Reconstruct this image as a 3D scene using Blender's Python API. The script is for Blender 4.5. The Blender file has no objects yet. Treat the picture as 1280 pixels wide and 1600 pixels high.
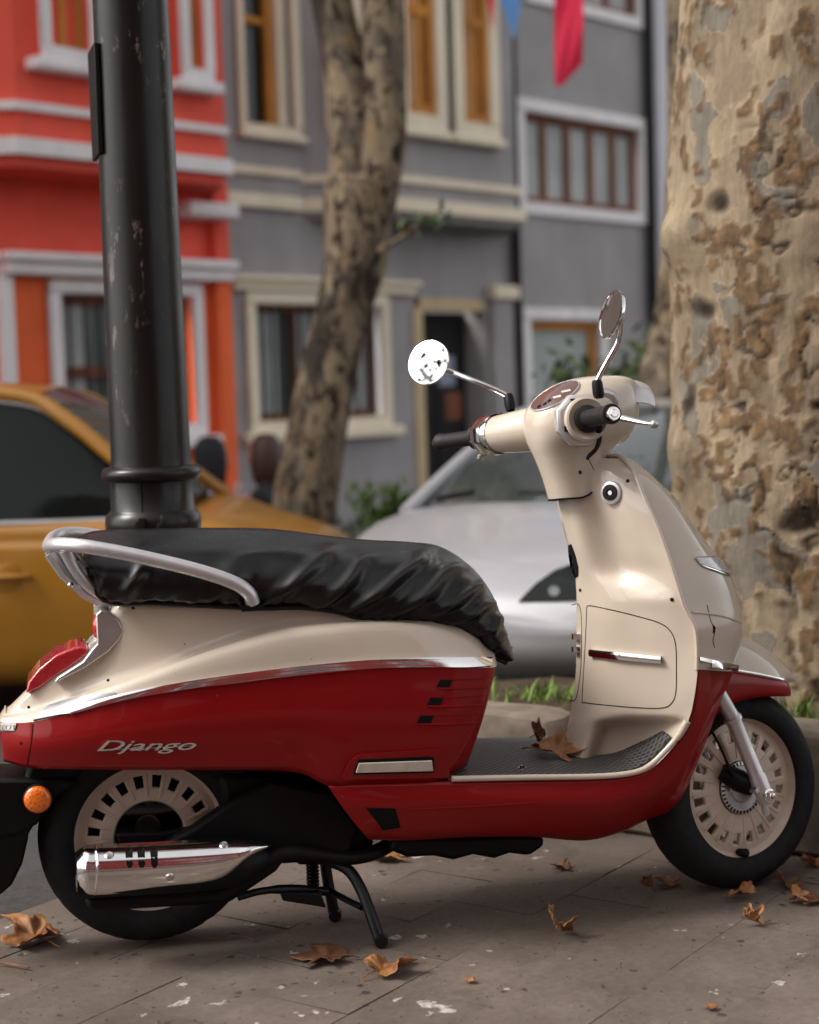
import bpy, bmesh, math, random
from mathutils import Vector, Matrix, noise
from mathutils.bvhtree import BVHTree
random.seed(7)
D = bpy.data
scene = bpy.context.scene
COL = scene.collection

# ------------------------------------------------------------------ camera
F_PX = 2557.0                       # focal length in pixels of the 1280 x 1600 photograph
BETA = math.radians(12.5)           # heading of the view against the scooter's side
PITCH = math.atan(200 / F_PX)
ROLL = 0.03
CAM = Vector((-0.211, -3.496, 1.18))
R0 = Vector((math.cos(BETA), -math.sin(BETA), 0))
DH = Vector((math.sin(BETA), math.cos(BETA), 0))
VD = DH * math.cos(PITCH) + Vector((0, 0, -math.sin(PITCH)))
U0 = R0.cross(VD)
VR = R0 * math.cos(ROLL) - U0 * math.sin(ROLL)
VU = R0 * math.sin(ROLL) + U0 * math.cos(ROLL)
cam_data = D.cameras.new('camera')
cam = D.objects.new('camera', cam_data); COL.objects.link(cam)
m = Matrix((VR, VU, -VD)).transposed().to_4x4(); m.translation = CAM
cam.matrix_world = m
cam_data.sensor_fit = 'VERTICAL'; cam_data.sensor_height = 36; cam_data.sensor_width = 28.8
cam_data.lens = F_PX / 1600 * 36
cam_data.clip_start = 0.05; cam_data.clip_end = 500
cam_data.dof.use_dof = True; cam_data.dof.focus_distance = 3.5; cam_data.dof.aperture_fstop = 2.1
scene.camera = cam
scene.render.resolution_x, scene.render.resolution_y = 819, 1024

# ------------------------------------------------------------------ light
SUN_EL, SUN_AZ = math.radians(44), math.radians(176)     # azimuth of the sun in the XY plane, from +X towards +Y
world = D.worlds.new('World'); scene.world = world; world.use_nodes = True
wn = world.node_tree; bg = wn.nodes['Background']
sky = wn.nodes.new('ShaderNodeTexSky'); sky.sky_type = 'NISHITA'; sky.sun_disc = False
sky.sun_elevation = SUN_EL; sky.sun_rotation = math.radians(90) - SUN_AZ
sky.air_density = 1.0; sky.dust_density = 3.0; sky.ozone_density = 1.0
hs = wn.nodes.new('ShaderNodeHueSaturation'); hs.inputs['Saturation'].default_value = 0.1
wn.links.new(sky.outputs[0], hs.inputs['Color']); wn.links.new(hs.outputs[0], bg.inputs['Color'])
bg.inputs['Strength'].default_value = 0.135
sun_d = D.lights.new('sun', 'SUN'); sun_d.energy = 1.5; sun_d.angle = math.radians(20); sun_d.color = (1, 0.95, 0.88)
sun = D.objects.new('sun', sun_d); COL.objects.link(sun)
sdir = Vector((math.cos(SUN_EL) * math.cos(SUN_AZ), math.cos(SUN_EL) * math.sin(SUN_AZ), math.sin(SUN_EL)))
sun.rotation_euler = sdir.to_track_quat('Z', 'Y').to_euler()
vs = scene.view_settings
vs.view_transform = 'Standard'; vs.look = 'None'; vs.exposure = 1.2; vs.gamma = 1.0; vs.use_curve_mapping = False

# ------------------------------------------------------------------ measuring: a sight line of the photograph met with a plane
def ray(u, v): return VD + VR * ((u - 640) / F_PX) - VU * ((v - 800) / F_PX)
def P(u, v, y):
    q = ray(u, v); return CAM + q * ((y - CAM.y) / q.y)
def G(u, v, z=0.0):
    q = ray(u, v); return CAM + q * ((z - CAM.z) / q.z)
def K(X, Z, z=0.0): return Vector((CAM.x, CAM.y, 0)) + R0 * X + DH * Z + Vector((0, 0, z))
SIG = math.radians(17)              # the bars are turned to the left by this much
RAKE = math.radians(20)
class Frame:                        # the steered half of the scooter: its own axes, turned about the raked steering axis
    def __init__(s, o):
        s.m = Matrix.Translation(o) @ Matrix.Rotation(SIG, 4, Vector((-math.sin(RAKE), 0, math.cos(RAKE)))); s.i = s.m.inverted()
        s.l = s.m.to_3x3() @ Vector((0, 1, 0)); s.o = Vector(o)
    def P(s, u, v, y):
        q = ray(u, v); k = (y - (CAM - s.o).dot(s.l)) / q.dot(s.l)
        return s.i @ (CAM + q * k)
HEAD = Frame((0.95, 0, 1.075)); WHEEL = Frame((1.31, 0, .23))

# ------------------------------------------------------------------ object helpers
def tag(o, label=None, cat=None, group=None, kind=None):
    if label: o['label'] = label
    if cat: o['category'] = cat
    if group: o['group'] = group
    if kind: o['kind'] = kind
    return o
def empty(name, loc=(0, 0, 0), rz=0, **k):
    o = D.objects.new(name, None); COL.objects.link(o); o.location = loc; o.rotation_euler = (0, 0, rz)
    o.empty_display_size = 0.1
    return tag(o, **k)
def wm(o):
    b = Matrix.LocRotScale(o.location, o.rotation_euler, o.scale)
    return wm(o.parent) @ o.matrix_parent_inverse @ b if o.parent else b
def link(name, me, mat, parent=None, smooth=True, angle=None):
    o = D.objects.new(name, me); COL.objects.link(o)
    if mat is not None and not me.materials: me.materials.append(mat)
    if smooth: me.shade_smooth()
    if smooth and angle: me.set_sharp_from_angle(angle=math.radians(angle))
    if parent:
        o.parent = parent; o.matrix_parent_inverse = wm(parent).inverted()
    return o
def mesh(name, vs_, fs, mat, parent=None, smooth=True, angle=None, M=None, fix=True):
    me = D.meshes.new(name)
    me.from_pydata([tuple(M @ Vector(v)) if M else tuple(v) for v in vs_], [], fs)
    if fix:
        bm = bmesh.new(); bm.from_mesh(me); bmesh.ops.remove_doubles(bm, verts=bm.verts, dist=1e-5)
        bmesh.ops.recalc_face_normals(bm, faces=bm.faces); bm.to_mesh(me); bm.free()
    me.validate()
    return link(name, me, mat, parent, smooth, angle)
def bm_obj(name, bm, mat, parent=None, smooth=True, angle=35, M=None):
    if M: bm.transform(M)
    bmesh.ops.recalc_face_normals(bm, faces=bm.faces)
    me = D.meshes.new(name); bm.to_mesh(me); bm.free()
    return link(name, me, mat, parent, smooth, angle)
class MB:                            # collects shapes into one mesh
    def __init__(s): s.v = []; s.f = []
    def add(s, vs_, fs):
        n = len(s.v); s.v += [Vector(v) for v in vs_]; s.f += [tuple(i + n for i in f) for f in fs]; return s
    def box(s, c, d, M=None):
        x, y, z = [q / 2 for q in d]; c = Vector(c)
        vv = [Vector((a * x, b * y, e * z)) for a in (-1, 1) for b in (-1, 1) for e in (-1, 1)]
        vv = [c + (M @ q if M else q) for q in vv]
        return s.add(vv, [(0, 1, 3, 2), (4, 6, 7, 5), (0, 4, 5, 1), (2, 3, 7, 6), (0, 2, 6, 4), (1, 5, 7, 3)])
    def tube(s, path, r, n=12, caps=True, flat=1.0, up=Vector((0, 0, 1))):
        path = [Vector(p) for p in path]; k = len(path); base = len(s.v)
        rr = r if isinstance(r, (list, tuple)) else [r] * k
        prev = None
        for i, p in enumerate(path):
            t = (path[min(i + 1, k - 1)] - path[max(i - 1, 0)]).normalized()
            if prev is None:
                a = up - t * up.dot(t)
                if a.length < 1e-3: a = Vector((1, 0, 0)) - t * t.x
            else: a = prev - t * prev.dot(t)
            a.normalize(); prev = a; b = t.cross(a)
            for j in range(n):
                q = 2 * math.pi * j / n
                s.v.append(p + (a * math.cos(q) * flat + b * math.sin(q)) * rr[i])
        for i in range(k - 1):
            for j in range(n):
                j2 = (j + 1) % n
                s.f.append((base + i * n + j, base + i * n + j2, base + (i + 1) * n + j2, base + (i + 1) * n + j))
        if caps:
            s.f.append(tuple(base + j for j in range(n))); s.f.append(tuple(base + (k - 1) * n + j for j in range(n)))
        return s
    def lathe(s, prof, o, ax, n=32, close=False, skip=None, phase=0.0):
        o = Vector(o); ax = Vector(ax).normalized(); a = ax.orthogonal().normalized()
        if abs(ax.z) < .9: a = (Vector((0, 0, 1)) - ax * ax.z).normalized()
        b = ax.cross(a); base = len(s.v); k = len(prof)
        for (r, h) in prof:
            for j in range(n):
                q = 2 * math.pi * j / n + phase
                s.v.append(o + ax * h + (a * math.cos(q) + b * math.sin(q)) * r)
        for i in range(k if close else k - 1):
            i2 = (i + 1) % k
            for j in range(n):
                if skip and skip(i, j): continue
                j2 = (j + 1) % n
                s.f.append((base + i * n + j, base + i * n + j2, base + i2 * n + j2, base + i2 * n + j))
        return s
    def grid(s, g, mirror=False):
        nr, nc = len(g), len(g[0])
        fs = [(r * nc + c, r * nc + c + 1, (r + 1) * nc + c + 1, (r + 1) * nc + c) for r in range(nr - 1) for c in range(nc - 1)]
        flatv = [p for row in g for p in row]
        s.add(flatv, fs)
        if mirror: s.add([Vector((p.x, -p.y, p.z)) for p in flatv], [f[::-1] for f in fs])
        return s
    def prism(s, poly, y0, y1):      # polygon of (x, z), drawn out along y
        n = len(poly)
        s.add([(x, y0, z) for x, z in poly] + [(x, y1, z) for x, z in poly],
              [tuple(range(n)), tuple(range(2 * n - 1, n - 1, -1))] + [(i, (i + 1) % n, n + (i + 1) % n, n + i) for i in range(n)])
        return s
    def build(s, name, mat, parent=None, smooth=True, angle=40, M=None, fix=True):
        return mesh(name, s.v, s.f, mat, parent, smooth, angle, M, fix)
def bevel(o, w, seg=2, ang=30):
    b = o.modifiers.new('bevel', 'BEVEL'); b.width = w; b.segments = seg; b.limit_method = 'ANGLE'; b.angle_limit = math.radians(ang)
    return o
def subsurf(o, n=1):
    b = o.modifiers.new('sub', 'SUBSURF'); b.levels = n; b.render_levels = n; return o
def solidify(o, t, off=0):
    b = o.modifiers.new('solid', 'SOLIDIFY'); b.thickness = t; b.offset = off; return o
def cr(p, k):                        # smooth curve through points
    out = []; n = len(p)
    for i in range(n - 1):
        a = p[i - 1] if i else p[0] * 2 - p[1]
        b, c = p[i], p[i + 1]
        d = p[i + 2] if i + 2 < n else p[-1] * 2 - p[-2]
        for j in range(k):
            t = j / k
            out.append(0.5 * ((2 * b) + (c - a) * t + (2 * a - 5 * b + 4 * c - d) * t * t + (3 * b - a - 3 * c + d) * t ** 3))
    return out + [p[-1].copy()]
def loft(rows, su=4, sv=4):
    rr = [cr([Vector(p) for p in r], su) for r in rows]
    cols = [cr([r[i] for r in rr], sv) for i in range(len(rr[0]))]
    return [[c[j] for c in cols] for j in range(len(cols[0]))]
def copy_tree(o, parent=None):
    c = o.copy(); COL.objects.link(c)
    if parent: c.parent = parent
    for ch in list(o.children): copy_tree(ch, c)
    return c
def bvh_of(*objs):
    vv, ff = [], []
    for o in objs:
        n = len(vv); M = wm(o); vv += [M @ v.co for v in o.data.vertices]; ff += [tuple(i + n for i in p.vertices) for p in o.data.polygons]
    return BVHTree.FromPolygons(vv, ff)
def hit(u, v, bv):                   # where a sight line meets a finished surface
    q = ray(u, v).normalized(); l, n, i, d_ = bv.ray_cast(CAM, q)
    if l is None:
        best = None
        for du in range(-40, 41, 4):
            for dv in range(-40, 41, 4):
                l2, n2, i2, d2 = bv.ray_cast(CAM, ray(u + du, v + dv).normalized())
                if l2 is not None and (best is None or du * du + dv * dv < best[0]): best = (du * du + dv * dv, l2, n2)
        if best is None: return P(u, v, -.2), Vector((0, -1, 0))
        l, n = best[1], best[2]
        q2 = ray(u, v); l = CAM + q2 * ((l - CAM).dot(VD))
    if n.dot(q) > 0: n = -n
    return l, n
def slab(name, poly, bv, mat, parent, top=0.002, depth=0.004, rings=3, angle=40, sub=3):
    """a thin plate that follows the surface under it"""
    pts = []
    n0 = len(poly)
    for i in range(n0):
        a, b = poly[i], poly[(i + 1) % n0]
        for j in range(sub): pts.append((a[0] + (b[0] - a[0]) * j / sub, a[1] + (b[1] - a[1]) * j / sub))
    cu = sum(p[0] for p in pts) / len(pts); cv = sum(p[1] for p in pts) / len(pts)
    vv, ff = [], []; n = len(pts)
    l, nn = hit(cu, cv, bv); vv.append(l + nn * top)
    for r in range(1, rings + 1):
        for (u, v) in pts:
            k = r / rings; l, q = hit(cu + (u - cu) * k, cv + (v - cv) * k, bv); vv.append(l + q * top)
    for (u, v) in pts:
        l, q = hit(u, v, bv); vv.append(l + q * (top - depth))
    for j in range(n): ff.append((0, 1 + j, 1 + (j + 1) % n))
    for r in range(rings):
        for j in range(n):
            j2 = (j + 1) % n; ff.append((1 + r * n + j, 1 + (r + 1) * n + j, 1 + (r + 1) * n + j2, 1 + r * n + j2))
    return mesh(name, vv, ff, mat, parent, True, angle)
def seam(name, line, bv, r, mat, parent, off=0.0, k=4, closed=False, n=6, flat=1.0):
    pl = [Vector((p[0], p[1], 0)) for p in line]
    if closed: pl.append(pl[0])
    pl = cr(pl, k)
    path = []
    for p in pl:
        l, q = hit(p.x, p.y, bv); path.append(l + q * off)
    return MB().tube(path, r, n, flat=flat).build(name, mat, parent)
# ------------------------------------------------------------------ materials
def new_mat(name):
    mt = D.materials.new(name); mt.use_nodes = True
    return mt, mt.node_tree, mt.node_tree.nodes['Principled BSDF']
def nd(t, typ, **k):
    n = t.nodes.new(typ)
    for a, b in k.items():
        if a in n.inputs: n.inputs[a].default_value = b
        else: setattr(n, a, b)
    return n
def coords(t, scale=None, kind='Object'):
    c = nd(t, 'ShaderNodeTexCoord'); o = c.outputs[kind]
    if scale:
        mp = nd(t, 'ShaderNodeMapping'); mp.inputs['Scale'].default_value = scale; t.links.new(o, mp.inputs['Vector']); o = mp.outputs[0]
    return o
def tex_noise(t, vec, scale, detail=4, rough=.55):
    n = nd(t, 'ShaderNodeTexNoise'); n.inputs['Scale'].default_value = scale; n.inputs['Detail'].default_value = detail; n.inputs['Roughness'].default_value = rough
    t.links.new(vec, n.inputs['Vector']); return n.outputs['Fac']
def ramp(t, fac, stops):
    r = nd(t, 'ShaderNodeValToRGB'); e = r.color_ramp.elements
    while len(e) < len(stops): e.new(0.5)
    for i, (p, c) in enumerate(stops):
        e[i].position = p; e[i].color = (c, c, c, 1) if isinstance(c, (int, float)) else (*c, 1)
    t.links.new(fac, r.inputs['Fac']); return r.outputs['Color']
def mix(t, fac, a, b, mode='MIX'):
    n = nd(t, 'ShaderNodeMix', data_type='RGBA', blend_type=mode)
    for s, x in ((n.inputs[0], fac), (n.inputs[6], a), (n.inputs[7], b)):
        if hasattr(x, 'is_linked') or hasattr(x, 'links'): t.links.new(x, s)
        elif isinstance(x, (int, float)): s.default_value = x
        else: s.default_value = (*x, 1)
    return n.outputs[2]
def bump(t, bs, h, strength, dist=0.01):
    b = nd(t, 'ShaderNodeBump'); b.inputs['Strength'].default_value = strength; b.inputs['Distance'].default_value = dist
    t.links.new(h, b.inputs['Height']); t.links.new(b.outputs[0], bs.inputs['Normal']); return b
def simple(name, c, rough=.5, metal=0, coat=0, var=0.12, scale=14, bmp=0, bscale=80, spec=.5, rvar=.12):
    """a colour with a little uneven wear in tone and gloss, and a fine relief where asked"""
    mt, t, b = new_mat(name); v = coords(t)
    n = tex_noise(t, v, scale, 6, .6)
    lo = tuple(x * (1 - var) for x in c); hi = tuple(min(1, x * (1 + var)) for x in c)
    t.links.new(ramp(t, n, [(.3, lo), (.7, hi)]), b.inputs['Base Color'])
    n2 = tex_noise(t, v, scale * 2.3, 5, .65)
    t.links.new(ramp(t, n2, [(.3, max(0, rough - rvar * rough)), (.75, min(1, rough + rvar))]), b.inputs['Roughness'])
    b.inputs['Metallic'].default_value = metal; b.inputs['Coat Weight'].default_value = coat; b.inputs['Coat Roughness'].default_value = .04
    b.inputs['Specular IOR Level'].default_value = spec
    if bmp: bump(t, b, tex_noise(t, v, bscale, 4), bmp, .004)
    return mt
M = {}
def paint(name, c, coat, speck, dust=.10):
    mt, t, b = new_mat(name); v = coords(t)
    base = ramp(t, tex_noise(t, v, 5, 5), [(.3, tuple(x * .95 for x in c)), (.7, tuple(min(1, x * 1.04) for x in c))])
    w = nd(t, 'ShaderNodeTexVoronoi'); w.inputs['Scale'].default_value = 55; t.links.new(v, w.inputs['Vector'])
    sp = nd(t, 'ShaderNodeSeparateColor'); t.links.new(w.outputs['Color'], sp.inputs[0])
    th = nd(t, 'ShaderNodeMath', operation='MULTIPLY'); t.links.new(sp.outputs[0], th.inputs[0]); th.inputs[1].default_value = .10
    ls = nd(t, 'ShaderNodeMath', operation='LESS_THAN'); t.links.new(w.outputs['Distance'], ls.inputs[0]); t.links.new(th.outputs[0], ls.inputs[1])
    g2 = nd(t, 'ShaderNodeMath', operation='GREATER_THAN'); t.links.new(sp.outputs[1], g2.inputs[0]); g2.inputs[1].default_value = .86
    fc_ = nd(t, 'ShaderNodeMath', operation='MULTIPLY'); t.links.new(ls.outputs[0], fc_.inputs[0]); t.links.new(g2.outputs[0], fc_.inputs[1])
    cc = mix(t, fc_.outputs[0], base, speck)
    film = ramp(t, tex_noise(t, coords(t, (1, 1, .3)), 9, 6, .7), [(.42, 0.0), (.8, dust)])
    cc = mix(t, film, cc, (.30, .25, .20)); t.links.new(cc, b.inputs['Base Color'])
    b.inputs['Roughness'].default_value = .5; b.inputs['Specular IOR Level'].default_value = .15
    b.inputs['Coat Weight'].default_value = coat
    t.links.new(ramp(t, tex_noise(t, v, 18, 6, .7), [(.3, .02), (.8, .10)]), b.inputs['Coat Roughness'])
    return mt
M['cream'] = paint('cream_paint', (.47, .395, .315), 1.0, (.10, .07, .05), .06)
M['red'] = paint('red_paint', (.205, .0004, .0012), .42, (.20, .10, .08), .008)
M['chrome'] = simple('chrome', (.82, .8, .78), .07, metal=1, var=.05, scale=30, rvar=.08)
M['steel'] = simple('satin_aluminium', (.50, .48, .47), .33, metal=.85, var=.08, scale=30)
M['silver'] = simple('silver_lacquer', (.55, .53, .53), .34, metal=.6, var=.05, scale=20, coat=.2)
M['dark_steel'] = simple('dark_satin_metal', (.17, .165, .17), .38, metal=.7, var=.1, scale=30)
M['brass'] = simple('brass_cap', (.55, .33, .12), .25, metal=1)
M['black'] = simple('black_plastic', (.0045, .004, .004), .5, var=.3, scale=20, rvar=.1, spec=.16)
M['gap'] = simple('dark_recess', (.006, .006, .006), .8, spec=.1)
M['iron'] = simple('black_enamel_steel', (.005, .005, .0055), .38, var=.3, scale=25, spec=.3)
M['engine'] = simple('oily_cast_metal', (.006, .005, .0045), .55, metal=.1, var=.4, scale=25, bmp=.3, bscale=60, spec=.2)
M['rubber'] = simple('tyre_rubber', (.006, .0055, .0055), .8, var=.35, scale=30, bmp=.15, bscale=200, spec=.3)
M['grip'] = simple('grip_rubber', (.010, .008, .008), .55, var=.2, scale=40, spec=.3)
M['rim'] = simple('cream_rim_paint', (.50, .40, .31), .42, coat=.15, var=.12, scale=18)
M['cover'] = simple('seat_cover_cloth', (.0035, .003, .0034), .27, var=.25, scale=6, bmp=.06, bscale=420, spec=.38, rvar=.15)
M['bone'] = simple('ivory_plastic', (.50, .43, .35), .45, var=.12, scale=60)
M['pole'] = None
def lens(name, c, rough=.08, trans=.35):
    mt, t, b = new_mat(name); v = coords(t)
    w = nd(t, 'ShaderNodeTexVoronoi'); w.inputs['Scale'].default_value = 160; t.links.new(v, w.inputs['Vector'])
    t.links.new(ramp(t, w.outputs['Distance'], [(.0, tuple(x * .6 for x in c)), (.6, c)]), b.inputs['Base Color'])
    b.inputs['Roughness'].default_value = rough; b.inputs['Coat Weight'].default_value = 1; b.inputs['Coat Roughness'].default_value = .02
    bump(t, b, w.outputs['Distance'], .25, .003)
    return mt
M['lens_red'] = lens('red_lens', (.42, .008, .015))
M['lens_orange'] = lens('amber_lens', (.72, .14, .01))
M['lens_clear'] = lens('clear_lens', (.45, .44, .44))
def glass(name, c, rough=.02):
    mt, t, b = new_mat(name)
    b.inputs['Base Color'].default_value = (*c, 1); b.inputs['Roughness'].default_value = rough
    b.inputs['Specular IOR Level'].default_value = .32
    v = coords(t); t.links.new(ramp(t, tex_noise(t, v, 6, 3), [(.3, max(0, rough)), (.8, rough + .04)]), b.inputs['Roughness'])
    return mt
M['car_glass'] = glass('tinted_car_glass', (.006, .008, .0075)); M['car_glass'].node_tree.nodes['Principled BSDF'].inputs['Specular IOR Level'].default_value = .2
M['screen_glass'] = glass('windscreen_glass', (.03, .036, .035)); M['screen_glass'].node_tree.nodes['Principled BSDF'].inputs['Specular IOR Level'].default_value = 1.0
M['pane'] = glass('window_glass', (.10, .12, .115), .03)
M['pane_dark'] = glass('dark_window_glass', (.008, .008, .008), .06)
M['dash'] = glass('instrument_glass', (.10, .055, .05), .06)
mt, t, b = new_mat('mirror_glass'); b.inputs['Metallic'].default_value = 1; b.inputs['Base Color'].default_value = (.9, .9, .9, 1)
t.links.new(ramp(t, tex_noise(t, coords(t), 40, 4), [(.4, .01), (.8, .08)]), b.inputs['Roughness']); M['mirror'] = mt
# ribbed floor mat: crossing diagonal ribs
mt, t, b = new_mat('ribbed_rubber_mat'); v = coords(t)
mp = nd(t, 'ShaderNodeMapping'); mp.inputs['Rotation'].default_value = (0, 0, math.radians(45)); t.links.new(v, mp.inputs['Vector'])
w1 = nd(t, 'ShaderNodeTexWave', bands_direction='X'); w1.inputs['Scale'].default_value = 25; t.links.new(mp.outputs[0], w1.inputs['Vector'])
w2 = nd(t, 'ShaderNodeTexWave', bands_direction='Y'); w2.inputs['Scale'].default_value = 25; t.links.new(mp.outputs[0], w2.inputs['Vector'])
mx = nd(t, 'ShaderNodeMath', operation='MAXIMUM'); t.links.new(w1.outputs['Fac'], mx.inputs[0]); t.links.new(w2.outputs['Fac'], mx.inputs[1])
t.links.new(ramp(t, mx.outputs[0], [(.5, (.012, .011, .011)), (.95, (.075, .07, .066))]), b.inputs['Base Color'])
b.inputs['Roughness'].default_value = .5; bump(t, b, mx.outputs[0], .9, .004); M['mat'] = mt
# lamp post: dark paint, chipped, with tape residue
mt, t, b = new_mat('chipped_post_paint'); v = coords(t, (1, 1, .35)); v1 = coords(t)
n1 = tex_noise(t, v, 26, 8, .7); n2 = tex_noise(t, v1, 2.2, 3)
chip = ramp(t, n1, [(.585, 0.0), (.62, 1.0)]); zone = ramp(t, n2, [(.45, 0.0), (.6, 1.0)])
fac = mix(t, 1.0, chip, zone, 'MULTIPLY')
base = ramp(t, tex_noise(t, v, 7, 5), [(.3, (.004, .0035, .003)), (.75, (.011, .009, .008))])
t.links.new(mix(t, fac, base, (.15, .12, .11)), b.inputs['Base Color'])
t.links.new(ramp(t, tex_noise(t, v, 15, 6), [(.3, .26), (.8, .42)]), b.inputs['Roughness']); bump(t, b, n1, .12, .003); b.inputs['Specular IOR Level'].default_value = .3; M['pole'] = mt
# plane tree bark: flaking plates of cream, grey and olive
def bark(name, dark=1.0, sc=1.0, thr=.62):
    mt, t, b = new_mat(name); v = coords(t, (1, 1, .5))
    warp = nd(t, 'ShaderNodeTexNoise'); warp.inputs['Scale'].default_value = 5 * sc; warp.inputs['Detail'].default_value = 5; t.links.new(v, warp.inputs['Vector'])
    va = nd(t, 'ShaderNodeVectorMath', operation='MULTIPLY_ADD'); t.links.new(warp.outputs['Color'], va.inputs[0]); va.inputs[1].default_value = (.22, .22, .22); t.links.new(v, va.inputs[2])
    def vor(s, rnd=1.0):
        w = nd(t, 'ShaderNodeTexVoronoi'); w.inputs['Scale'].default_value = s * sc; w.inputs['Randomness'].default_value = rnd; t.links.new(va.outputs[0], w.inputs['Vector']); return w
    w1, w2 = vor(6.5), vor(12)
    sep = nd(t, 'ShaderNodeSeparateColor'); t.links.new(w1.outputs['Color'], sep.inputs[0])
    sep2 = nd(t, 'ShaderNodeSeparateColor'); t.links.new(w2.outputs['Color'], sep2.inputs[0])
    c1 = ramp(t, sep.outputs[0], [(.0, (.24, .175, .11)), (.35, (.31, .235, .15)), (.6, (.235, .18, .12)), (.85, (.155, .128, .095))])
    f2 = ramp(t, sep2.outputs[1], [(.70, 0.0), (.72, 1.0)])
    c2 = ramp(t, sep2.outputs[2], [(.2, (.33, .25, .16)), (.6, (.10, .088, .07)), (.9, (.27, .185, .10))])
    c = mix(t, f2, c1, c2)
    crack = tex_noise(t, va.outputs[0], 9 * sc, 7, .62)
    c = mix(t, ramp(t, crack, [(thr, 0.0), (thr + .06, 1.0)]), c, (.035, .022, .014))
    c = mix(t, .45, c, ramp(t, tex_noise(t, v, 40 * sc, 6, .7), [(.25, .3), (.75, 1.0)]), 'MULTIPLY')
    if thr < .6:
        c = mix(t, ramp(t, tex_noise(t, coords(t, (1, 1, .5)), 2.6, 6, .62), [(.5, 0.0), (.6, .9)]), c, (.022, .018, .016))
    if dark != 1: c = mix(t, 1.0, c, (dark, dark * .95, dark * .92), 'MULTIPLY')
    t.links.new(c, b.inputs['Base Color']); b.inputs['Roughness'].default_value = .85; b.inputs['Specular IOR Level'].default_value = .2
    hh = nd(t, 'ShaderNodeMath', operation='ADD'); t.links.new(sep.outputs[0], hh.inputs[0]); t.links.new(f2, hh.inputs[1])
    h2 = nd(t, 'ShaderNodeMath', operation='SUBTRACT'); t.links.new(hh.outputs[0], h2.inputs[0]); t.links.new(crack, h2.inputs[1])
    bump(t, b, h2.outputs[0], .5, .012)
    return mt
mt, t, b = new_mat('plane_bark'); v = coords(t)
def attr(n_): a = nd(t, 'ShaderNodeAttribute'); a.attribute_name = n_; return a.outputs['Fac']
pl_ = ramp(t, attr('plate'), [(0, (.21, .16, .107)), (.25, (.25, .192, .128)), (.5, (.28, .216, .143)), (.72, (.34, .262, .17)), (.84, (.17, .147, .115)), (1, (.20, .175, .14))])
pl_ = mix(t, attr('flake'), pl_, ramp(t, tex_noise(t, v, 22, 5), [(.3, (.05, .032, .02)), (.55, (.16, .09, .04)), (.75, (.27, .17, .08))]))
pl_ = mix(t, attr('crack'), pl_, (.03, .02, .014))
pl_ = mix(t, .7, pl_, ramp(t, tex_noise(t, coords(t, (1, 1, .3)), 26, 8, .72), [(.25, .35), (.7, 1.2)]), 'MULTIPLY')
t.links.new(pl_, b.inputs['Base Color']); b.inputs['Roughness'].default_value = .88; b.inputs['Specular IOR Level'].default_value = .15
bump(t, b, tex_noise(t, coords(t, (1, 1, .45)), 60, 8, .7), .7, .008); M['bark'] = mt

M['bark2'] = bark('old_plane_bark', 1.0, 1.7, .52)
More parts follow.
